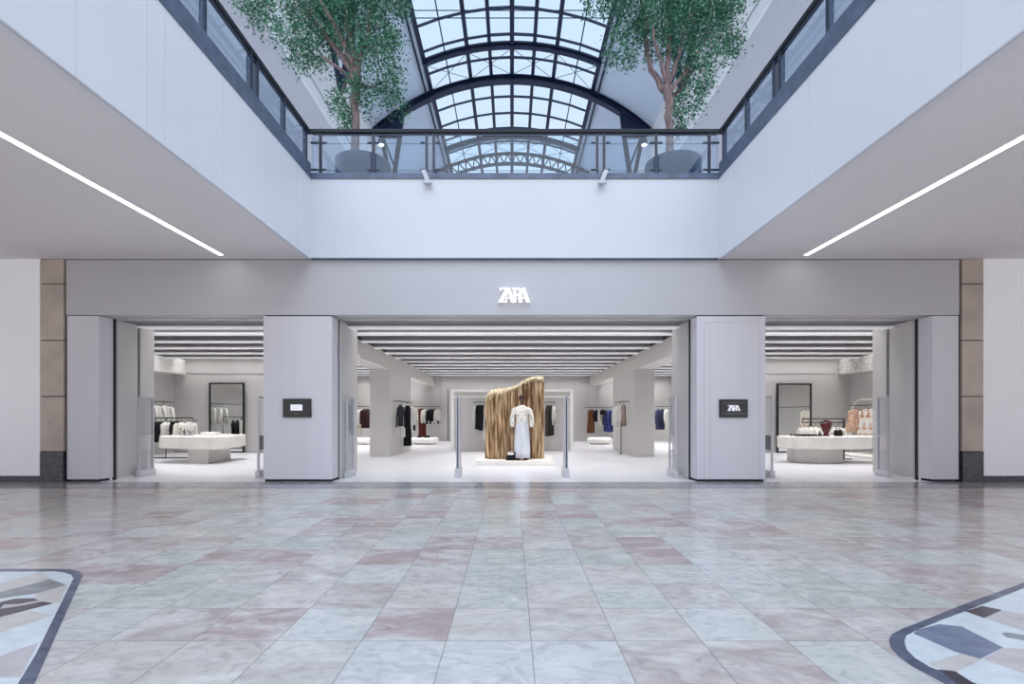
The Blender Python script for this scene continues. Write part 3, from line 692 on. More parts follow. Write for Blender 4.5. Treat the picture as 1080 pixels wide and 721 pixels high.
# centre partition
t = thing('display_screen_wall', 'freestanding grey partition with a white surrounding frame behind the mannequin', 'partition', (0, 16.5, 0))
pw0, pw1 = WX(475.5, 16.5), WX(604.5, 16.5); pt = WZ(410.5, 16.5)
MB().box(pw0 + .10, pw1 - .10, .02, .14, 0, pt - .1).build('panel', sw, t)
MB().box(pw0, pw0 + .11, -.02, .26, 0, pt).build('frame_post', M['white'], t, bevel=.004); MB().box(pw1 - .11, pw1, -.02, .26, 0, pt).build('frame_post', M['white'], t, bevel=.004)
MB().box(pw0 + .11, pw1 - .11, -.02, .26, pt - .08, pt).build('frame_top', M['white'], t, bevel=.004)
iz = WZ(417.5, 16.5)
MB().box(pw0 + .11, pw1 - .11, -.01, .02, iz - .05, iz).build('inner_rail', M['white'], t)
for k in (pw0 + .2, pw1 - .24): MB().box(k, k + .04, -.01, .02, 0, iz - .05).build('inner_post', M['white'], t)

# ------------------------------------------------------------------ security gates
def pedestal(x, y0, label, grp='anti theft pedestals at the entrances', bulk=True, w=.40):
    t = thing('security_pedestal', label, 'security gate', (x, y0, 0), group=grp)
    MB().box(-.045, .045, -.02, w + .02, 0, .13).build('base', M['plastic'], t, bevel=.01)
    MB().box(-.018, .018, 0, .035, .13, 1.55).build('upright', M['chrome'], t, bevel=.005)
    MB().box(-.018, .018, w - .035, w, .13, 1.55).build('upright', M['chrome'], t, bevel=.005)
    MB().box(-.018, .018, .035, w - .035, 1.51, 1.55).build('top_bar', M['chrome'], t, bevel=.005)
    MB().box(-.006, .006, .035, w - .035, .8, 1.51).build('upper_pane', M['acrylic'], t)
    if bulk: MB().box(-.022, .022, .03, w - .03, .52, .80).build('sensor_block', M['darkplastic'], t, bevel=.006)
    else: MB().box(-.012, .012, .03, w - .03, .76, .80).build('cross_bar', M['chrome'], t, bevel=.003)
    MB().box(-.006, .006, .035, w - .035, .13, .52).build('lower_pane', M['acrylic'], t)
    return t
pedestal(-7.14, 9.6, 'clear framed security pedestal in front of the far left door leaf', bulk=False)
pedestal(-4.83, 9.55, 'framed security pedestal just left of the left pillar')
pedestal(-3.12, 9.5, 'clear security pedestal beside the door leaf on the left pillar', bulk=False)
pedestal(3.10, 9.5, 'clear security pedestal beside the door leaf on the right pillar', bulk=False)
pedestal(4.95, 9.55, 'framed security pedestal just right of the right pillar')
pedestal(7.2, 9.6, 'clear framed security pedestal in front of the far right door leaf', bulk=False, w=.3)
for px, nm in ((482.8, 'left'), (597.3, 'right')):
    x = WX(px, 9.62)
    t = thing('security_pedestal', 'slender steel security pedestal seen edge on at the ' + nm + ' of the mannequin display', 'security gate', (x, 9.62, 0), group='anti theft pedestals at the entrances')
    for a in (-.03, .012): MB().box(a, a + .018, -.02, .35, .1, WZ(418, 9.62)).build('post', M['plastic'], t, bevel=.004)
    MB().box(-.012, .012, .0, .33, .2, 1.5).build('pane', M['acrylic'], t)
    MB().box(-.055, .055, -.06, .39, 0, .17).build('foot', M['chrome'], t, bevel=.008)

# ------------------------------------------------------------------ plinth, sculpture, mannequin
t = tag(MB().box(WX(502, 11.8), WX(586, 11.8), 11.8, 13.1, 0, .11).build('display_plinth', M['offwhite'], bevel=.006), 'low white display plinth on the shop floor under the mannequin', 'plinth')
SY = 12.5
outline = [(511.5, 424), (513, 418), (516, 414), (520, 412), (526, 411), (533, 410.5), (540, 409), (546, 406.5), (551, 403), (556, 400.5), (561, 398.8), (567, 398), (572.5, 398.3), (574, 401)]
def sculpture():
    t = thing('fibrous_sculpture', 'tall brown ridged sculpture like split bark standing on the white plinth', 'sculpture', (0, SY, .11))
    n = 120; cols = []
    for i in range(n + 1):
        px = 511.5 + (574 - 511.5) * i / n
        for k in range(len(outline) - 1):
            if outline[k][0] <= px <= outline[k + 1][0] + 1e-6:
                f = (px - outline[k][0]) / (outline[k + 1][0] - outline[k][0]); py = outline[k][1] * (1 - f) + outline[k + 1][1] * f; break
        cols.append((WX(px, SY), WZ(py, SY) - .11))
    def depth(u): return .30 + .10 * math.sin(u * 5.5) - .12 * math.exp(-((u - .52) / .07) ** 2)
    # front sheet (ridged), top, back sheet, as a closed grid
    J = 22
    grid = []
    for i, (x, h) in enumerate(cols):
        u = i / n; row = []
        for j in range(J + 1):
            z = h * j / J
            rid = .020 * math.sin(i * .9 + 2.2 * noise.noise(Vector((i * .05, z * 1.2, 1)))) + .055 * math.sin(i * .42 + 1.6 * noise.noise(Vector((i * .03, z * .8, 5)))) + .05 * noise.noise(Vector((i * .16, z * .9, 3))) + .018 * noise.noise(Vector((i * .6, z * 4, 9)))
            rnd_ = .09 * max(0, (j / J - .9) / .1) ** 2
            xo = .015 * noise.noise(Vector((0, z * 3, u * 2))) if 0 < i < n else .0
            edge = .12 * (abs(2 * u - 1) ** 8)
            row.append((x + xo, -depth(u) * .5 + rid + rnd_ + edge, z))
        for j in range(J, -1, -1):
            z = h * j / J
            row.append((x, depth(u) * .6 - .05 * noise.noise(Vector((i * .16, z, 7))) - .05 * (abs(2 * u - 1) ** 8), z - (.0 if j < J else 0)))
        grid.append(row)
    mb = MB(); mb.ring_loft(grid)
    o = mb.build('bark_body', M['sculpt'], t, smooth=True)
    # pale cut rim along the top
    rim = MB(); J2 = J
    rr = []
    for i, row in enumerate(grid[1:-1]):
        a = Vector(row[J]); b = Vector(row[J + 1]); c = (a + b) / 2; 
        w = (b.y - a.y) / 2 + .03; hgt = .035 + .02 * noise.noise(Vector((i * .3, 0, 0)))
        rr.append([(c.x, c.y - w - .07, c.z - .03 - (.14 if i < 45 else .06) * abs(1 + 1.5 * noise.noise(Vector((i * .23, 4, 0))))), (c.x, c.y - w * .9 - .04, c.z + hgt * .5), (c.x, c.y, c.z + hgt), (c.x, c.y + w * .7, c.z + hgt * .6), (c.x, c.y + w, c.z - .03)])
    rim.ring_loft(rr); rim.build('pale_rim', M['sculpt_top'], t, smooth=True)
sculpture()

def mannequin():
    my = 12.08
    t = thing('mannequin', 'standing mannequin in a floral blouse and long pale skirt before the sculpture', 'mannequin', (WX(550.5, my), my, .11))
    H = WZ(416, my) - .11
    s = H / 1.62
    # body: one continuous skinned surface
    V = {'pelvis': (0, 0, .86), 'waist': (0, -.005, 1.0), 'chest': (0, -.01, 1.17), 'neckb': (0, 0, 1.31), 'neckt': (0, -.01, 1.40), 'head': (0, -.015, 1.48), 'crown': (0, -.005, 1.56)}
    R = {'pelvis': (.125, .09), 'waist': (.10, .075), 'chest': (.125, .085), 'neckb': (.055, .05), 'neckt': (.04, .042), 'head': (.068, .085), 'crown': (.05, .06)}
    E = [('pelvis', 'waist'), ('waist', 'chest'), ('chest', 'neckb'), ('neckb', 'neckt'), ('neckt', 'head'), ('head', 'crown')]
    for sd, k in (('l', -1), ('r', 1)):
        V.update({'hip' + sd: (.075 * k, 0, .82), 'knee' + sd: (.085 * k, -.01, .46), 'ankle' + sd: (.085 * k, .01, .08), 'toe' + sd: (.095 * k, -.12, .03),
                  'sh' + sd: (.165 * k, 0, 1.27), 'el' + sd: (.225 * k, .01, 1.02), 'wr' + sd: (.225 * k, -.05, .80), 'palm' + sd: (.222 * k, -.065, .735)})
        R.update({'hip' + sd: (.08, .08), 'knee' + sd: (.05, .05), 'ankle' + sd: (.033, .035), 'toe' + sd: (.03, .018),
                  'sh' + sd: (.05, .05), 'el' + sd: (.036, .036), 'wr' + sd: (.024, .026), 'palm' + sd: (.018, .036)})
        E += [('pelvis', 'hip' + sd), ('hip' + sd, 'knee' + sd), ('knee' + sd, 'ankle' + sd), ('ankle' + sd, 'toe' + sd), ('chest', 'sh' + sd), ('sh' + sd, 'el' + sd), ('el' + sd, 'wr' + sd), ('wr' + sd, 'palm' + sd)]
        for q, (dy, ln) in enumerate(((-.028, .068), (-.01, .078), (.008, .073), (.026, .06))):
            a, b, c = 'f%d1%s' % (q, sd), 'f%d2%s' % (q, sd), 'f%d3%s' % (q, sd)
            V[a] = (.22 * k, -.068 + dy, .705); V[b] = (.216 * k, -.072 + dy, .705 - ln * .5); V[c] = (.206 * k, -.076 + dy, .705 - ln)
            for w_ in (a, b, c): R[w_] = (.0095, .0095)
            E += [('palm' + sd, a), (a, b), (b, c)]
        a, b = 't1' + sd, 't2' + sd
        V[a] = (.205 * k, -.10, .735); V[b] = (.200 * k, -.118, .70); R[a] = R[b] = (.010, .010); E += [('palm' + sd, a), (a, b)]
    names = list(V); idx = {n: i for i, n in enumerate(names)}
    me = bpy.data.meshes.new('body'); me.from_pydata([tuple(c * s for c in V[n]) for n in names], [(idx[a], idx[b]) for a, b in E], [])
    o = bpy.data.objects.new('body', me); C.objects.link(o); o.parent = t
    sk_ = o.modifiers.new('skin', 'SKIN'); 
    if not me.skin_vertices: me.skin_vertices.new() if hasattr(me.skin_vertices, 'new') else None
    if me.skin_vertices:
        d = me.skin_vertices[0].data
        for n in names: d[idx[n]].radius = tuple(r * s for r in R[n]); d[idx[n]].use_root = (n == 'pelvis')
    sub = o.modifiers.new('sub', 'SUBSURF'); sub.levels = 1; sub.render_levels = 2
    me.materials.append(M['skin']); sk_.use_smooth_shade = True
    # hair
    MB().loft([((1.475) * s, 0, .035 * s, .06 * s, .045 * s, 0, 0, 0), (1.50 * s, 0, .022 * s, .078 * s, .075 * s, 0, 0, 0), (1.55 * s, 0, .01 * s, .08 * s, .088 * s, 0, 0, 0), (1.60 * s, 0, .008 * s, .06 * s, .07 * s, 0, 0, 0), (1.625 * s, 0, .01 * s, .02 * s, .03 * s, 0, 0, 0)], 20).build('hair', M['hair'], t, smooth=True)
    fc = MB(); fc.loft([(1.485 * s, 0, -.098 * s, .006 * s, .008 * s, 0, 0, 0), (1.49 * s, 0, -.10 * s, .012 * s, .016 * s, 0, 0, 0), (1.53 * s, 0, -.088 * s, .006 * s, .01 * s, 0, 0, 0)], 8); fc.build('nose', M['skin'], t, smooth=True)
    # blouse
    rows = []
    for z, rx, ry, am in ((.93, .155, .115, .05), (.97, .145, .105, .05), (1.01, .135, .10, .05), (1.08, .155, .115, .03), (1.17, .17, .12, .02), (1.25, .185, .105, .01), (1.30, .16, .085, 0), (1.325, .10, .07, 0), (1.36, .062, .058, 0)):
        rows.append((z * s, 0, -.005, rx * s, ry * s, 9, am, .3))
    MB().loft(rows, 40).build('blouse', M['floral'], t, smooth=True)
    for k in (-1, 1):
        MB().tube([(.135 * k * s, 0, 1.29 * s), (.20 * k * s, .0, 1.22 * s), (.235 * k * s, .01, 1.08 * s), (.245 * k * s, .0, .96 * s), (.238 * k * s, -.03, .85 * s), (.23 * k * s, -.04, .81 * s)],
                  [.045 * s, .058 * s, .058 * s, .062 * s, .052 * s, .032 * s], 16).build('sleeve', M['floral'], t, smooth=True)
    # skirt
    rows = []
    for z, rx, ry, am in ((.055, .195, .16, .075), (.2, .19, .155, .07), (.45, .185, .15, .06), (.7, .175, .145, .05), (.88, .155, .125, .035), (.96, .135, .105, .02), (1.0, .13, .10, 0)):
        rows.append((z * s, 0, 0, rx * s, ry * s, 13, am, z * .6))
    MB().loft(rows, 90).build('skirt', M['skirt'], t, smooth=True)
    for k in (-1, 1):
        MB().loft([(0, .092 * k, -.05, .042, .115, 0, 0, 0), (.02, .092 * k, -.05, .044, .118, 0, 0, 0), (.045, .092 * k, -.045, .034, .09, 0, 0, 0), (.06, .09 * k, -.02, .03, .05, 0, 0, 0)], 16).build('shoe', cloth((86, 48, 34)), t, smooth=True)
mannequin()
t = thing('handbag', 'small black box handbag with a white upper flap standing on the plinth', 'bag', (WX(538.5, 12.0), 12.0, .11))
MB().box(-.10, .10, -.06, .06, 0, .13).build('body', cloth((34, 30, 30)), t, bevel=.012)
MB().box(-.07, .07, -.065, .05, .13, .19).build('flap', M['white'], t, bevel=.01)
MB().tube([(-.08, 0, .12), (-.08, 0, .22), (-.03, 0, .27), (.04, 0, .27), (.08, 0, .22), (.08, 0, .12)], .008, 6).build('handle', cloth((34, 30, 30)), t)
MB().box(.10, .16, -.02, .08, 0, .20).build('side_pocket', cloth((40, 36, 38)), t, bevel=.012)

# ------------------------------------------------------------------ clothes
def garment(kind, rgb, X, Y, Z, L, w=.42, rz=.7, label='', group='', m=None):
    cat = {'shirt': 'top', 'jacket': 'jacket', 'trousers': 'trousers', 'skirt': 'skirt', 'dress': 'dress', 'tee': 't-shirt'}[kind]
    name = {'shirt': 'hanging_shirt', 'jacket': 'hanging_jacket', 'trousers': 'hanging_trousers', 'skirt': 'hanging_skirt', 'dress': 'hanging_dress', 'tee': 'hanging_t_shirt'}[kind]
    if abs(X) < 10 and rz > 0 and not 3.2 < abs(X) < 3.4: rz = (.7 if Y > 20 else 1.0) + rz * .35
    t = thing(name, label, cat, (X, Y, Z), rz, group)
    m = m or cloth(rgb)
    h = MB(); h.tube([(.0, 0, -.075), (0, 0, -.02), (.018, 0, .012), (.0, 0, .022), (-.016, 0, .012)], .0035, 5)
    hw = w * .40
    rows = []
    if kind in ('shirt', 'jacket', 'dress', 'tee'):
        h.tube([(-hw, 0, -.14), (0, 0, -.075), (hw, 0, -.14)], .007, 6)
        d = .055 if kind != 'jacket' else .075
        fl = 1.25 if kind == 'dress' else 1.0
        for f_, rx, ry, am in ((0, .05, .035, 0), (.03, .12 * w / .42, .045, 0), (.06, w * .44, d * .9, 0), (.14, w * .48, d, .02), (.4, w * .44, d, .05), (.7, w * .46 * fl, d * fl, .07), (1, w * .49 * fl, d * 1.05 * fl, .09)):
            rows.append((-.10 - f_ * (L - .1) if f_ > .1 else -.10 - f_ * 1.2 * .9, 0, 0, rx, ry, 7, am, f_ * 2))
        MB().loft(rows, 28).build('bodice' if kind == 'dress' else 'torso', m, t, smooth=True)
        sl = {'shirt': .52, 'jacket': .56, 'tee': .2, 'dress': 0}[kind]
        if kind != 'dress':
            for k in (-1, 1):
                MB().tube([(k * w * .38, 0, -.155), (k * w * .50, 0, -.20), (k * (w * .5 + .03), .01, -.20 - sl * .5), (k * (w * .5 + .035), -.01, -.2 - sl)], [q * max(.5, min(1, w / .34)) for q in (.04, .056, .05, .042)], 10).build('sleeve', m, t, smooth=True)
    elif kind == 'trousers':
        h.tube([(-hw * .8, 0, -.08), (hw * .8, 0, -.08)], .006, 6)
        MB().loft([(-.09, 0, 0, .17, .035, 0, 0, 0), (-.13, 0, 0, .175, .045, 0, 0, 0), (-.3, 0, 0, .2, .06, 2, .03, 0), (-.36, 0, 0, .195, .05, 2, .05, 0)], 20).build('waistband', m, t, smooth=True)
        for k in (-1, 1):
            MB().loft([(-.28, .09 * k, 0, .095, .05, 4, .02, 0), (-.45, .10 * k, 0, .09, .05, 4, .05, 0), (-L * .8, .105 * k, .0, .088, .05, 4, .08, 1), (-L, .11 * k, 0, .095, .055, 4, .08, 1)], 16).build('trouser_leg', m, t, smooth=True)
    else:
        h.tube([(-hw * .8, 0, -.08), (hw * .8, 0, -.08)], .006, 6)
        MB().loft([(-.09, 0, 0, w * .40, .035, 0, 0, 0), (-.15, 0, 0, w * .42, .05, 7, .02, 0), (-L * .6, 0, 0, w * .5, .07, 7, .08, .5), (-L, 0, 0, w * .56, .08, 7, .1, .8)], 28).build('skirt_panel', m, t, smooth=True)
    h.build('hanger', M['blackmetal'], t)
    return t

def rail(name, pts, supports, label, r=.012):
    t = thing(name, label, 'clothes rail', pts[0])
    o = Vector(pts[0])
    MB().tube([tuple(Vector(p) - o) for p in pts], r, 8).build('bar', M['blackmetal'], t, smooth=True)
    for a, b in supports: MB().tube([tuple(Vector(a) - o), tuple(Vector(b) - o)], r * .9, 8).build('bracket', M['blackmetal'], t)
    return t
WH = (236, 233, 226); BK = (30, 30, 34)
RY = 22.25
def X_(px, y=None): return WX(px, y or RY)
# back left rail
zr1 = WZ(428.6, RY)
rail('wall_rail', [(X_(433), RY, zr1), (X_(463), RY, zr1)], [((X_(x), RY, zr1), (X_(x), BACK, zr1)) for x in (434, 448, 462)], 'black wall rail on the back wall right of the left column')
G1 = 'clothes on the back rail left of the partition'
for px, k, c, L, w, rz, lab in ((434.5, 'trousers', BK, 1.05, .3, .9, 'long black trousers hanging at the column end of the back left rail'),
        (436.8, 'jacket', (120, 58, 38), .62, .34, .5, 'rust brown leather jacket at the left of the back left rail'),
        (440.2, 'jacket', (132, 52, 38), .64, .34, .45, 'reddish brown jacket next to the rust one on the back left rail'),
        (443.6, 'shirt', (150, 84, 66), .6, .32, .6, 'russet shirt in the brown cluster of the back left rail'),
        (445.4, 'trousers', (98, 46, 38), 1.36, .34, .3, 'long chestnut leather trousers hanging lowest on the back left rail'),
        (448.5, 'shirt', WH, .66, .34, .5, 'white shirt between the brown and black clothes on the back left rail'),
        (451, 'shirt', (222, 216, 206), .7, .34, .6, 'cream shirt beside the black tops on the back left rail'),
        (454.3, 'jacket', (26, 30, 34), .62, .36, .4, 'black jacket with sleeves, left of the two on the back left rail'),
        (458.0, 'jacket', (22, 26, 30), .64, .36, .3, 'black jacket with sleeves, right of the two on the back left rail'),
        (461.5, 'shirt', (206, 203, 198), .62, .3, .9, 'pale grey shirt at the right end of the back left rail')):
    garment(k, c, X_(px), RY, zr1 - .01, L, w, rz, lab, G1)
# bench with shoes
def bench(px0, px1, y, label, shoes):
    x0, x1 = WX(px0, y), WX(px1, y); cx = (x0 + x1) / 2; w = (x1 - x0) / 2
    t = thing('low_bench', label, 'bench', (cx, y, 0))
    MB().box(-w * .8, w * .8, -.16, .16, 0, .06).build('base', M['offwhite'], t, bevel=.02)
    rows = [(.06, 0, 0, w * .9, .22, 0, 0, 0), (.09, 0, 0, w * .98, .27, 5, .01, 0), (.18, 0, 0, w, .29, 5, .012, 0), (.25, 0, 0, w * .97, .27, 5, .01, 0), (.28, 0, 0, w * .85, .2, 0, 0, 0)]
    MB().loft(rows, 32).build('cushion', M['white'], t, smooth=True)
    for i, (px, lab) in enumerate(shoes):
        s = thing('shoe', lab, 'shoe', (WX(px, y), y - .14, .275), .5 if i else -.3, 'shoes on the low bench')
        MB().loft([(0, 0, 0, .125, .045, 0, 0, 0), (.02, 0, 0, .128, .046, 0, 0, 0), (.05, .01, 0, .11, .04, 0, 0, 0), (.075, .045, 0, .06, .034, 0, 0, 0), (.085, .05, 0, .045, .026, 0, 0, 0)], 18).build('upper', cloth(BK), s, smooth=True)
        MB().loft([(-.004, 0, 0, .127, .047, 0, 0, 0), (.008, 0, 0, .129, .048, 0, 0, 0)], 18).build('sole', cloth((60, 44, 34)), s)
bench(433.5, 462.5, 20.3, 'low white cushioned bench with two black shoes below the back left rail', ((443, 'black shoe on the low bench, left of the pair'), (451, 'black shoe on the low bench, right of the pair')))
# room left of the column
zr2 = WZ(428.5, 21.6)
rail('wall_rail', [(-7.2, 21.6, zr2), (-5.2, 21.6, zr2)], [((-5.25, 21.6, zr2), (-5.25, BACK, zr2)), ((-7.1, 21.6, zr2), (-7.1, BACK, zr2))], 'black wall rail in the room left of the left column')
for px, k, c, L, w, rz, lab in ((377.5, 'dress', (214, 206, 192), 1.2, .34, .7, 'long beige dress at the left behind the left column'), (380.5, 'shirt', WH, .8, .34, .6, 'white shirt between the beige dress and brown coats'),
        (384.8, 'jacket', (62, 34, 34), .92, .34, .5, 'dark brown coat, left of the two beside the left column'), (388.2, 'jacket', (54, 30, 32), .92, .36, .3, 'dark brown coat, right of the two beside the left column'),
        (391.5, 'jacket', (60, 36, 36), .9, .36, .4, 'dark brown coat half hidden by the left column')):
    garment(k, c, WX(px, 21.6), 21.6, zr2 - .01, L, w, rz, lab, 'clothes in the room left of the left column')
bench(373, 396, 20.0, 'low white cushioned bench below the brown coats left of the left column', ())
# left column rail
cz = 1.59
rail('wall_rail', [(-3.27, 14.5, cz), (-3.27, 16.5, cz)], [((-3.27, 14.7, cz), (-3.48, 14.7, cz)), ((-3.27, 16.4, cz), (-3.48, 16.4, cz))], 'black rail fixed to the side of the left column')
for Y, k, c, L, w, rz, lab in ((14.75, 'jacket', (52, 54, 62), .72, .16, .15, 'charcoal jacket hanging nearest on the left column rail'), (15.0, 'dress', (232, 230, 226), 1.05, .13, .25, 'long white dress in the middle of the left column rail'),
        (15.75, 'dress', (26, 27, 30), 1.36, .2, .1, 'long narrow black dress on the left column rail'), (16.1, 'shirt', (232, 230, 224), 1.0, .2, .2, 'cream shirt behind the long black dress on the left column rail'), (16.35, 'shirt', WH, .7, .3, .2, 'white shirt at the far end of the left column rail')):
    garment(k, c, -3.27, Y, cz - .01, L, w, rz, lab, 'clothes on the left column rail')
# right column rail
rail('wall_rail', [(3.30, 14.75, cz), (3.30, 16.1, cz)], [((3.30, 14.9, cz), (3.49, 14.9, cz)), ((3.30, 16.0, cz), (3.49, 16.0, cz))], 'black rail fixed to the side of the right column')
for Y, k, c, L, w, rz, lab in ((14.85, 'dress', (160, 140, 130), .72, .12, .12, 'taupe dress hanging nearest on the right column rail'), (15.35, 'shirt', WH, .78, .2, .1, 'white shirt behind the taupe dress on the right column rail'), (15.8, 'shirt', (240, 238, 233), .78, .22, .1, 'white shirt at the far end of the right column rail')):
    garment(k, c, 3.30, Y, cz - .01, L, w, rz, lab, 'clothes on the right column rail')
tag(MB().tube([(3.32, 15.3, 0), (3.32, 15.3, .95)], .014, 8).lathe([(.01, 0), (.06, 0), (.06, .02), (.01, .025)], 16, (3.32, 15.3)).build('support_pole', M['blackmetal']), 'thin dark pole standing by the right column below the white shirts', 'pole')
# back right rail
zr3 = WZ(429.6, RY)
rail('wall_rail', [(X_(617.5), RY, zr3), (X_(653), RY, zr3)], [((X_(x), RY, zr3), (X_(x), BACK, zr3)) for x in (618.5, 630, 650)], 'black wall rail on the back wall left of the right column')
G2 = 'clothes on the back rail right of the partition'
for px, k, c, L, w, rz, lab in ((621.8, 'dress', (124, 80, 56), 1.12, .26, .3, 'long tan brown dress at the left of the back right rail'), (624.5, 'skirt', (112, 72, 50), 1.12, .3, .4, 'tan brown skirt beside the long brown dress'),
        (629, 'tee', (26, 30, 48), .62, .28, .4, 'short navy top between the brown dress and the cap'), (639.5, 'jacket', (54, 62, 112), 1.05, .3, .4, 'blue long jacket, leftmost of the three blue ones'),
        (642.8, 'jacket', (68, 78, 132), 1.08, .3, .4, 'brighter blue long jacket in the middle of the three'), (646, 'jacket', (40, 48, 100), 1.06, .3, .4, 'dark blue long jacket, rightmost of the three blue ones'),
        (633.5, 'shirt', (212, 206, 196), .8, .28, .5, 'beige shirt hanging under the black cap'), (649.2, 'shirt', WH, .68, .32, .4, 'white shirt beside the blue jackets on the back right rail'), (650.8, 'trousers', (60, 62, 66), 1.35, .26, 1.1, 'long dark grey trousers near the right column')):
    garment(k, c, X_(px), RY, zr3 - .01, L, w, rz, lab, G2)
t = thing('black_cap', 'round black cap hanging on the back right rail left of the blue jackets', 'cap', (X_(635.2), RY - .14, zr3 - .30))
MB().loft([(0, 0, 0, .13, .12, 0, 0, 0), (.06, 0, 0, .14, .13, 0, 0, 0), (.14, 0, 0, .125, .115, 0, 0, 0), (.20, 0, 0, .08, .07, 0, 0, 0), (.215, 0, 0, .02, .02, 0, 0, 0)], 20).build('crown', cloth((24, 24, 24)), t, smooth=True)
MB().loft([(-.012, 0, -.04, .16, .17, 0, 0, 0), (0, 0, -.04, .165, .175, 0, 0, 0), (.01, 0, -.03, .14, .15, 0, 0, 0)], 20).build('brim', cloth((24, 24, 24)), t, smooth=True)
MB().tube([(0, 0, .2), (0, .06, .27), (0, .14, .31)], .006, 5).build('loop', cloth((24, 24, 24)), t)
bench(619, 645, 20.3, 'low white cushioned bench below the brown dress on the back right', ())
tag(MB().box(WX(646.5, 20.1), WX(653, 20.1), 19.9, 20.3, 0, .24).build('display_block', M['white'], bevel=.02), 'small white display block beside the bench and the right column', 'display block')
# right room
rail('wall_rail', [(5.2, 21.6, zr2), (7.2, 21.6, zr2)], [((5.3, 21.6, zr2), (5.3, BACK, zr2)), ((7.1, 21.6, zr2), (7.1, BACK, zr2))], 'black wall rail in the room right of the right column')
for px, k, c, L, w, rz, lab in ((694.2, 'jacket', (70, 76, 104), .98, .34, .4, 'blue grey coat, left of the two beside the right column'), (698.6, 'jacket', (50, 54, 84), .98, .34, .3, 'navy coat, right of the two beside the right column'),
        (703, 'shirt', WH, 1.0, .32, .5, 'white long shirt beside the navy coat'), (706.5, 'dress', (232, 228, 222), 1.3, .36, .5, 'long white dress at the right of the navy coat')):
    garment(k, c, WX(px, 21.6), 21.6, zr2 - .01, L, w, rz, lab, 'clothes in the room right of the right column')
# partition rails
py_ = 16.2; pz = WZ(424, py_)
rail('wall_rail', [(WX(499, py_), py_, pz), (WX(520, py_), py_, pz)], [((WX(x, py_), py_, pz), (WX(x, py_), 16.53, pz)) for x in (501, 518)], 'black rail on the partition left of the sculpture')
rail('wall_rail', [(WX(565, py_), py_, pz), (WX(585.5, py_), py_, pz)], [((WX(x, py_), py_, pz), (WX(x, py_), 16.53, pz)) for x in (567, 584)], 'black rail on the partition right of the sculpture')
for px, k, c, L, w, rz, lab in ((501.3, 'shirt', WH, .5, .16, .5, 'white top at the left end of the left partition rail'), (505.3, 'trousers', (24, 25, 28), .86, .2, .15, 'cropped black trousers, left of the two on the left partition rail'),
        (508.5, 'trousers', (26, 27, 31), .9, .2, .2, 'cropped black trousers, right of the two on the left partition rail'), (512.3, 'dress', (228, 224, 216), 1.2, .2, .4, 'long cream dress tucked beside the left of the sculpture'),
        (574.8, 'shirt', WH, .9, .18, .4, 'white shirt tucked beside the right of the sculpture'), (578.2, 'trousers', (66, 62, 58), 1.08, .24, .3, 'charcoal trousers, left of the two on the right partition rail'), (581.3, 'dress', (58, 55, 52), 1.06, .2, .2, 'charcoal dress on the right partition rail'),
        (584.2, 'shirt', (222, 220, 214), .55, .18, .4, 'pale top at the right end of the right partition rail')):
    garment(k, c, WX(px, py_), py_, pz - .01, L, w, rz, lab, 'clothes on the partition rails')

# ------------------------------------------------------------------ left bay
def mirror(px0, px1, Y, top, label):
    x0, x1 = WX(px0, Y), WX(px1, Y); w = x1 - x0
    t = thing('standing_mirror', label, 'mirror', ((x0 + x1) / 2, Y, 0))
    f = MB(); b = .045
    f.box(-w / 2, -w / 2 + b, -.03, .03, 0, top); f.box(w / 2 - b, w / 2, -.03, .03, 0, top); f.box(-w / 2 + b, w / 2 - b, -.03, .03, top - b, top); f.box(-w / 2 + b, w / 2 - b, -.03, .03, 0, b)
    f.build('frame', M['blackmetal'], t)
    MB().box(-w / 2 + b, w / 2 - b, -.012, .0, b, top - b).build('mirror_glass', M['mirror'], t)
    MB().box(-w / 2 + b, w / 2 - b, .001, .02, b, top - b).build('backing', M['black'], t)
    return t
mirror(220.8, 257.8, 15.85, WZ(403.5, 15.85), 'tall black framed mirror against the wall of the left bay')
mirror(819.2, 855.6, 15.85, WZ(404.2, 15.85), 'tall black framed mirror against the wall of the right bay')
# slab tables
tb = thing('display_table', 'thick white angular display table in the left bay', 'table', (-7.9, 13.1, 0))
def rel(p, o=(-7.9, 13.1)): return (p[0] - o[0], p[1] - o[1])
top = [(-8.95, 12.75), (-8.75, 12.5), (-7.15, 12.03), (-6.98, 12.2), (-7.2, 13.6), (-7.4, 13.8), (-8.7, 13.5), (-8.95, 13.3)]
MB().prism([rel(p) for p in top], .36, .66).build('tabletop', M['offwhite'], tb, bevel=.015)
MB().prism([rel(p) for p in [(-8.0, 12.4), (-7.4, 12.25), (-7.55, 13.5), (-8.15, 13.4)]], 0, .36).build('base', M['soffitbox'], tb, bevel=.01)
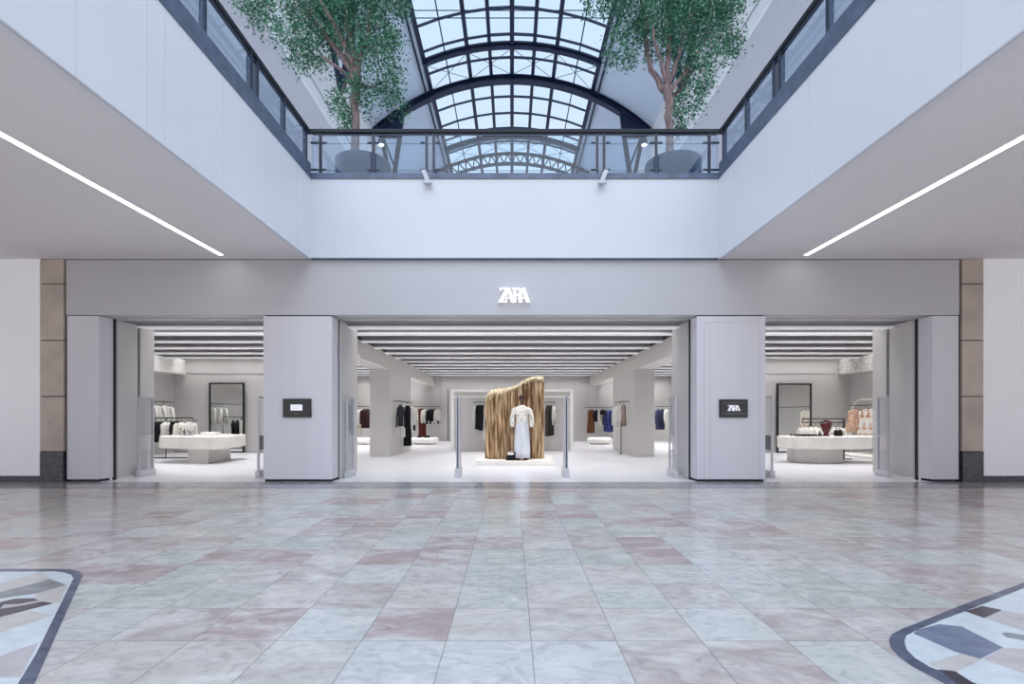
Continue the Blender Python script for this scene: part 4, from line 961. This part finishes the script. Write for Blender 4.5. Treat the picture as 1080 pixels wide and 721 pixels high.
# bottles etc on the left table
G3 = 'small bottles on the left display table'
def bottle(x, y, z, h, r, c, label, grp):
    t = thing('bottle', label, 'bottle', (x, y, z), 0, grp)
    MB().lathe([(r * .9, 0), (r, .01), (r, h * .6), (r * .45, h * .72), (r * .4, h * .8)], 12).build('body', c, t, smooth=True)
    MB().lathe([(r * .48, h * .78), (r * .5, h), (r * .1, h)], 10).build('cap', M['blackmetal'], t, smooth=True)
descr = ['tallest', 'short', 'slim', 'squat', 'grey', 'clear', 'small', 'dark']
for i in range(8):
    px = 190.5 + i * 1.9; y = 12.75 + (i % 3) * .12
    bottle(WX(px, y), y, .66, (.2, .12, .17, .11, .15, .13, .1, .12)[i], .026, (M['chrome'], M['plastic'], cloth((90, 88, 84)))[i % 3],
           'small %s bottle at the left of the white angular table' % descr[i], G3)
t = tag(MB().box(-.2, .2, -.14, .14, 0, .045).box(-.19, .19, -.13, .13, .047, .085).build('folded_knitwear', M['white'], bevel=.018, loc=(WX(222, 13.0), 13.0, .66)), 'stack of white folded knitwear on the left angular table', 'clothes')
tag(MB().box(-.17, .17, -.1, .1, 0, .04).build('white_tray', M['white'], bevel=.01, loc=(WX(237, 12.9), 12.9, .66)), 'flat white tray at the right of the left angular table', 'tray')
# rails
lz = WZ(423.5, 14.9)
rail('wall_rail', [(-10.4, 12.0, lz), (-10.4, 15.5, lz)], [((-10.4, y, lz), (-10.72, y, lz)) for y in (12.5, 15.4)], 'black wall rail high on the left bay side wall')
for i, (y, c, lab) in enumerate(((13.6, WH, 'white shirt nearest the door leaf on the left side wall rail'), (13.95, WH, 'white shirt second from the door leaf on the left side wall rail'), (14.3, (228, 226, 220), 'off white shirt in the middle of the left side wall rail'),
                            (14.65, WH, 'white shirt second from the mirror on the left side wall rail'), (15.0, (240, 238, 232), 'white shirt closest to the mirror on the left side wall rail'))):
    garment('shirt', c, -10.4, y, lz - .01, .68, .42, .5, lab, 'white shirts on the left side wall rail')
fy = 13.9; fz = WZ(440.5, fy)
t = thing('clothes_rack', 'low black freestanding rack between the left angular table and the side wall', 'clothes rack', (WX(180, fy), fy, 0))
o_ = WX(180, fy); xa, xb = WX(150, fy) - o_, WX(203.5, fy) - o_
MB().tube([(xa, 0, 0.02), (xa, 0, fz), (xb, 0, fz), (xb, 0, fz - .07), (xb + .12, 0, fz - .07)], .014, 8).build('frame', M['blackmetal'], t)
MB().tube([(WX(175, fy) - o_, 0, 0), (WX(175, fy) - o_, 0, fz)], .014, 8).build('post', M['blackmetal'], t)
MB().box(xa, WX(198, fy) - o_, -.06, -.02, 0, .025).build('foot_bar', M['blackmetal'], t)
G4 = 'clothes on the low rack in the left bay'
for px, k, c, L, w, rz, lab in ((164, 'tee', (38, 36, 40), .66, .4, .35, 'black t-shirt, leftmost on the low left rack'), (169.5, 'tee', (32, 31, 35), .66, .4, .35, 'black t-shirt, second on the low left rack'), (176, 'dress', (242, 240, 235), .8, .36, .4, 'white dress beside the black t-shirts on the low left rack'),
        (180.5, 'shirt', WH, .62, .36, .5, 'white shirt before the black trousers on the low left rack'), (186.5, 'trousers', (34, 34, 36), .52, .26, .2, 'folded black trousers on the low left rack'), (192, 'shirt', (234, 230, 222), .58, .34, .4, 'cream shirt right of the black trousers'), (199, 'shirt', WH, .58, .36, .3, 'white shirt at the right of the low left rack')):
    garment(k, c, WX(px, fy), fy, fz - .01, L, w, rz, lab, G4)
tag(MB().box(0, .025, -.02, .0, 0, .14).build('wall_switch', M['plastic'], loc=(WX(262, 15.93), 15.945, 1.1)), 'small switch on the wall right of the left mirror', 'switch')

# ------------------------------------------------------------------ right bay
rc = (7.97, 12.68)
tb = thing('display_table', 'thick white rounded display table in the right bay', 'table', (rc[0], rc[1], 0))
def oval(a, b, n=40, p=2.4, rot=.15):
    out = []
    for i in range(n):
        th = 2 * PI * i / n; c, s = math.cos(th), math.sin(th)
        x = a * math.copysign(abs(c) ** (2 / p), c); y = b * math.copysign(abs(s) ** (2 / p), s)
        out.append((x * math.cos(rot) - y * math.sin(rot), x * math.sin(rot) + y * math.cos(rot)))
    return out
MB().prism(oval(1.24, .56, rot=.04), .36, .66).build('tabletop', M['offwhite'], tb, bevel=.02)
MB().prism([(-.95, -.18), (-.40, -.38), (.2, -.30), (.25, .3), (-.85, .35)], 0, .36).build('base', M['soffitbox'], tb, bevel=.02)
ux, uy = WX(871.3, 12.6), 12.6
t = thing('urn', 'dark red rounded urn with two handles on the right display table', 'urn', (ux, uy, .66))
MB().lathe([(.04, 0), (.08, .0), (.075, .03), (.05, .06), (.09, .14), (.12, .22), (.115, .30), (.06, .355), (.045, .38), (.06, .40), (.05, .40)], 24).build('body', M['burgundy'], t, smooth=True)
for k in (-1, 1): MB().tube([(k * .05, 0, .37), (k * .12, 0, .37), (k * .145, 0, .31), (k * .115, 0, .25)], .012, 8).build('handle', M['burgundy'], t, smooth=True)
t = thing('small_bag', 'small black bag right of the red urn on the right display table', 'bag', (WX(884, 12.6), 12.6, .66))
MB().loft([(0, 0, 0, .09, .05, 0, 0, 0), (.03, 0, 0, .105, .06, 4, .03, 0), (.12, 0, 0, .105, .055, 4, .04, 0), (.16, 0, 0, .08, .035, 4, .03, 0)], 20).build('pouch', cloth((36, 32, 32)), t, smooth=True)
MB().tube([(-.06, 0, .15), (-.03, 0, .2), (.03, 0, .2), (.06, 0, .15)], .006, 6).build('strap', cloth((30, 28, 28)), t)
# rows of sunglasses
def shades(x, y, z, rz, label):
    t = thing('sunglasses', label, 'sunglasses', (x, y, z), rz, 'sunglasses on the right display table')
    for k in (-1, 1): MB().lathe([(.005, -.004), (.026, -.004), (.026, .004), (.005, .004)], 14, (0, 0)).build('lens', M['screen'], t).location = (k * .034, 0, .026)
    for c in t.children: c.rotation_euler = (PI / 2, 0, 0)
    b = MB(); b.box(-.01, .01, -.003, .003, .028, .034); b.build('bridge', M['blackmetal'], t)
    for k in (-1, 1): MB().box(k * .06 - .002, k * .06 + .002, 0, .12, .026, .032).build('temple', M['blackmetal'], t)
wrd = ['first', 'second', 'third', 'fourth', 'fifth', 'sixth', 'seventh', 'eighth']
for r, y in enumerate((12.32, 12.62)):
    for i in range(8):
        x = WX(837 + i * 3.4, 12.5) + .04 * r
        shades(x, y + .03 * math.sin(i), .66, random.uniform(-.3, .3), 'dark sunglasses, %s from the left in the %s row of the right table' % (wrd[i], 'front' if r == 0 else 'back'))
for i, (px, c) in enumerate(((894, (214, 208, 200)), (889, (200, 170, 150)), (864.5, (90, 84, 84)))):
    bottle(WX(px, 12.75), 12.75, .66, (.1, .07, .12)[i], .03, cloth(c), ('pale bottle right of the small black bag', 'peach bottle beside the small black bag', 'dark bottle left of the red urn')[i], 'bottles on the right display table')
# T stand
t = thing('rack_foot', 'black post of the rack with a flat T foot behind the right table', 'clothes rack', (WX(890, 13.5), 13.5, 0))
zr5 = WZ(441.5, 13.5)
MB().box(-.2, .2, -.05, .05, 0, .02).build('foot', M['blackmetal'], t)
MB().tube([(0, 0, .02), (0, 0, zr5)], .018, 8).build('post', M['blackmetal'], t)
xa = WX(846, 13.5) - WX(890, 13.5)
MB().tube([(0, 0, zr5), (xa, 0, zr5), (xa, 0, zr5 - .1)], .014, 8).build('top_bar', M['blackmetal'], t)
MB().tube([(0, 0, zr5 - .1), (xa, 0, zr5 - .1)], .012, 8).build('hanging_bar', M['blackmetal'], t)
for i, (px, lab) in enumerate(((849, 'white shirt at the left end of the rack behind the right table'), (854, 'white shirt second on the rack behind the right table'), (860, 'white shirt left of the red urn on the rack behind'), (866, 'white shirt directly behind the red urn'), (877, 'white shirt right of the red urn on the rack behind'), (884, 'cream shirt behind the small black bag'))):
    garment('shirt', WH if i != 5 else (226, 220, 208), WX(px, 13.5), 13.5, zr5 - .11, .55, .30, -1.0, lab, 'white shirts on the rack behind the right table')
# floral rail by the side wall
rz5 = WZ(426.5, 14.0)
rail('wall_rail', [(10.35, 12.0, rz5), (10.35, 15.4, rz5)], [((10.35, y, rz5), (10.72, y, rz5)) for y in (12.3, 15.2)], 'black wall rail on the right bay side wall')
for i, (y, lab) in enumerate(((13.9, 'long floral dress nearest the mall on the right wall rail'), (14.15, 'long floral dress second from the mall on the right wall rail'), (14.4, 'long floral dress in the middle of the right wall rail'), (14.65, 'long floral dress next to the arched panel'))):
    garment('dress', WH, 10.35, y, rz5 - .01, 1.08, .42, -.35, lab, 'floral dresses on the right wall rail', M['floralgarment'])
garment('dress', WH, 10.35, 15.15, rz5 - .01, .8, .4, -.5, 'peach printed dress seen through the arched panel', 'floral dresses on the right wall rail', M['peach'])
# arched panel fixed near the corner
t = thing('arched_frame', 'white arched frame on the right bay side wall around the peach dress', 'frame', (10.62, 0, 0))
arc = [(15.75, 0), (15.75, 1.1)] + [(15.75 - .45 * (1 - math.cos(a * PI / 2 / 8)), 1.1 + .55 * math.sin(a * PI / 2 / 8)) for a in range(1, 9)] + [(14.0, 1.65)]
MB().tube([(0, y, z) for y, z in arc], .03, 8).build('frame_tube', M['white'], t)
t = tag(MB().box(9.6, 10.7, 13.4, 15.2, 0, .07).build('floor_platform', M['offwhite'], bevel=.01), 'low pale platform under the floral dresses', 'platform')

# ------------------------------------------------------------------ light
w = bpy.data.worlds.new('sky'); bpy.context.scene.world = w; w.use_nodes = True
nt = w.node_tree; bg = nt.nodes['Background']
tc = nt.nodes.new('ShaderNodeTexCoord'); sp = nt.nodes.new('ShaderNodeSeparateXYZ'); nt.links.new(tc.outputs['Generated'], sp.inputs[0])
cr = nt.nodes.new('ShaderNodeValToRGB'); cr.color_ramp.elements[0].position = 0.0; cr.color_ramp.elements[0].color = (*lin((230, 228, 230))[:3], 1)
cr.color_ramp.elements[1].position = .9; cr.color_ramp.elements[1].color = (*lin((182, 212, 246))[:3], 1)
nt.links.new(sp.outputs['Z'], cr.inputs[0]); nt.links.new(cr.outputs[0], bg.inputs['Color'])
bg.inputs['Strength'].default_value = 1.4
s = bpy.data.lights.new('sun', 'SUN'); s.energy = 1.6; s.angle = math.radians(70); s.color = (.80, .90, 1.0)
so = bpy.data.objects.new('sun', s); C.objects.link(so); so.rotation_euler = (math.radians(38), 0, 0)

# unseen lamps added in the gallery soffits to brighten the vault
for sx, nm in ((-1, 'left'), (1, 'right')):
    for y, wh in ((13, 'nearest'), (18, 'second'), (23, 'middle'), (28, 'fourth'), (33, 'farthest')):
        t = thing('gallery_fill_lamp', wh + ' added square fill lamp in the soffit of the ' + nm + ' upper gallery', 'ceiling light', (sx * 10.5, y, GZ), 0, 'added fill lamps of the upper galleries')
        MB().box(-.55, .55, -.55, .55, -.02, 0).build('frame', M['white'], t)
        a = area(sx * 10.5, y, GZ - .03, 1.0, 1.0, 150, (.82, .92, 1.0)); a.data.spread = PI
# ------------------------------------------------------------------ camera
cam = bpy.data.cameras.new('camera'); co = bpy.data.objects.new('camera', cam); C.objects.link(co)
cam.sensor_width = 36; cam.lens = 36 * F / 1080; cam.shift_y = (437 - 360.5) / 1080; cam.clip_end = 200
co.location = (0, 0, EYE); co.rotation_euler = (PI / 2, 0, 0)
sc = bpy.context.scene; sc.camera = co
sc.view_settings.view_transform = 'Standard'; sc.view_settings.look = 'None'; sc.view_settings.gamma = 1; sc.view_settings.use_curve_mapping = False
sc.view_settings.exposure = 0.16
sc.cycles.use_denoising = True
sc.cycles.max_bounces = 8; sc.cycles.diffuse_bounces = 5; sc.cycles.transparent_max_bounces = 12
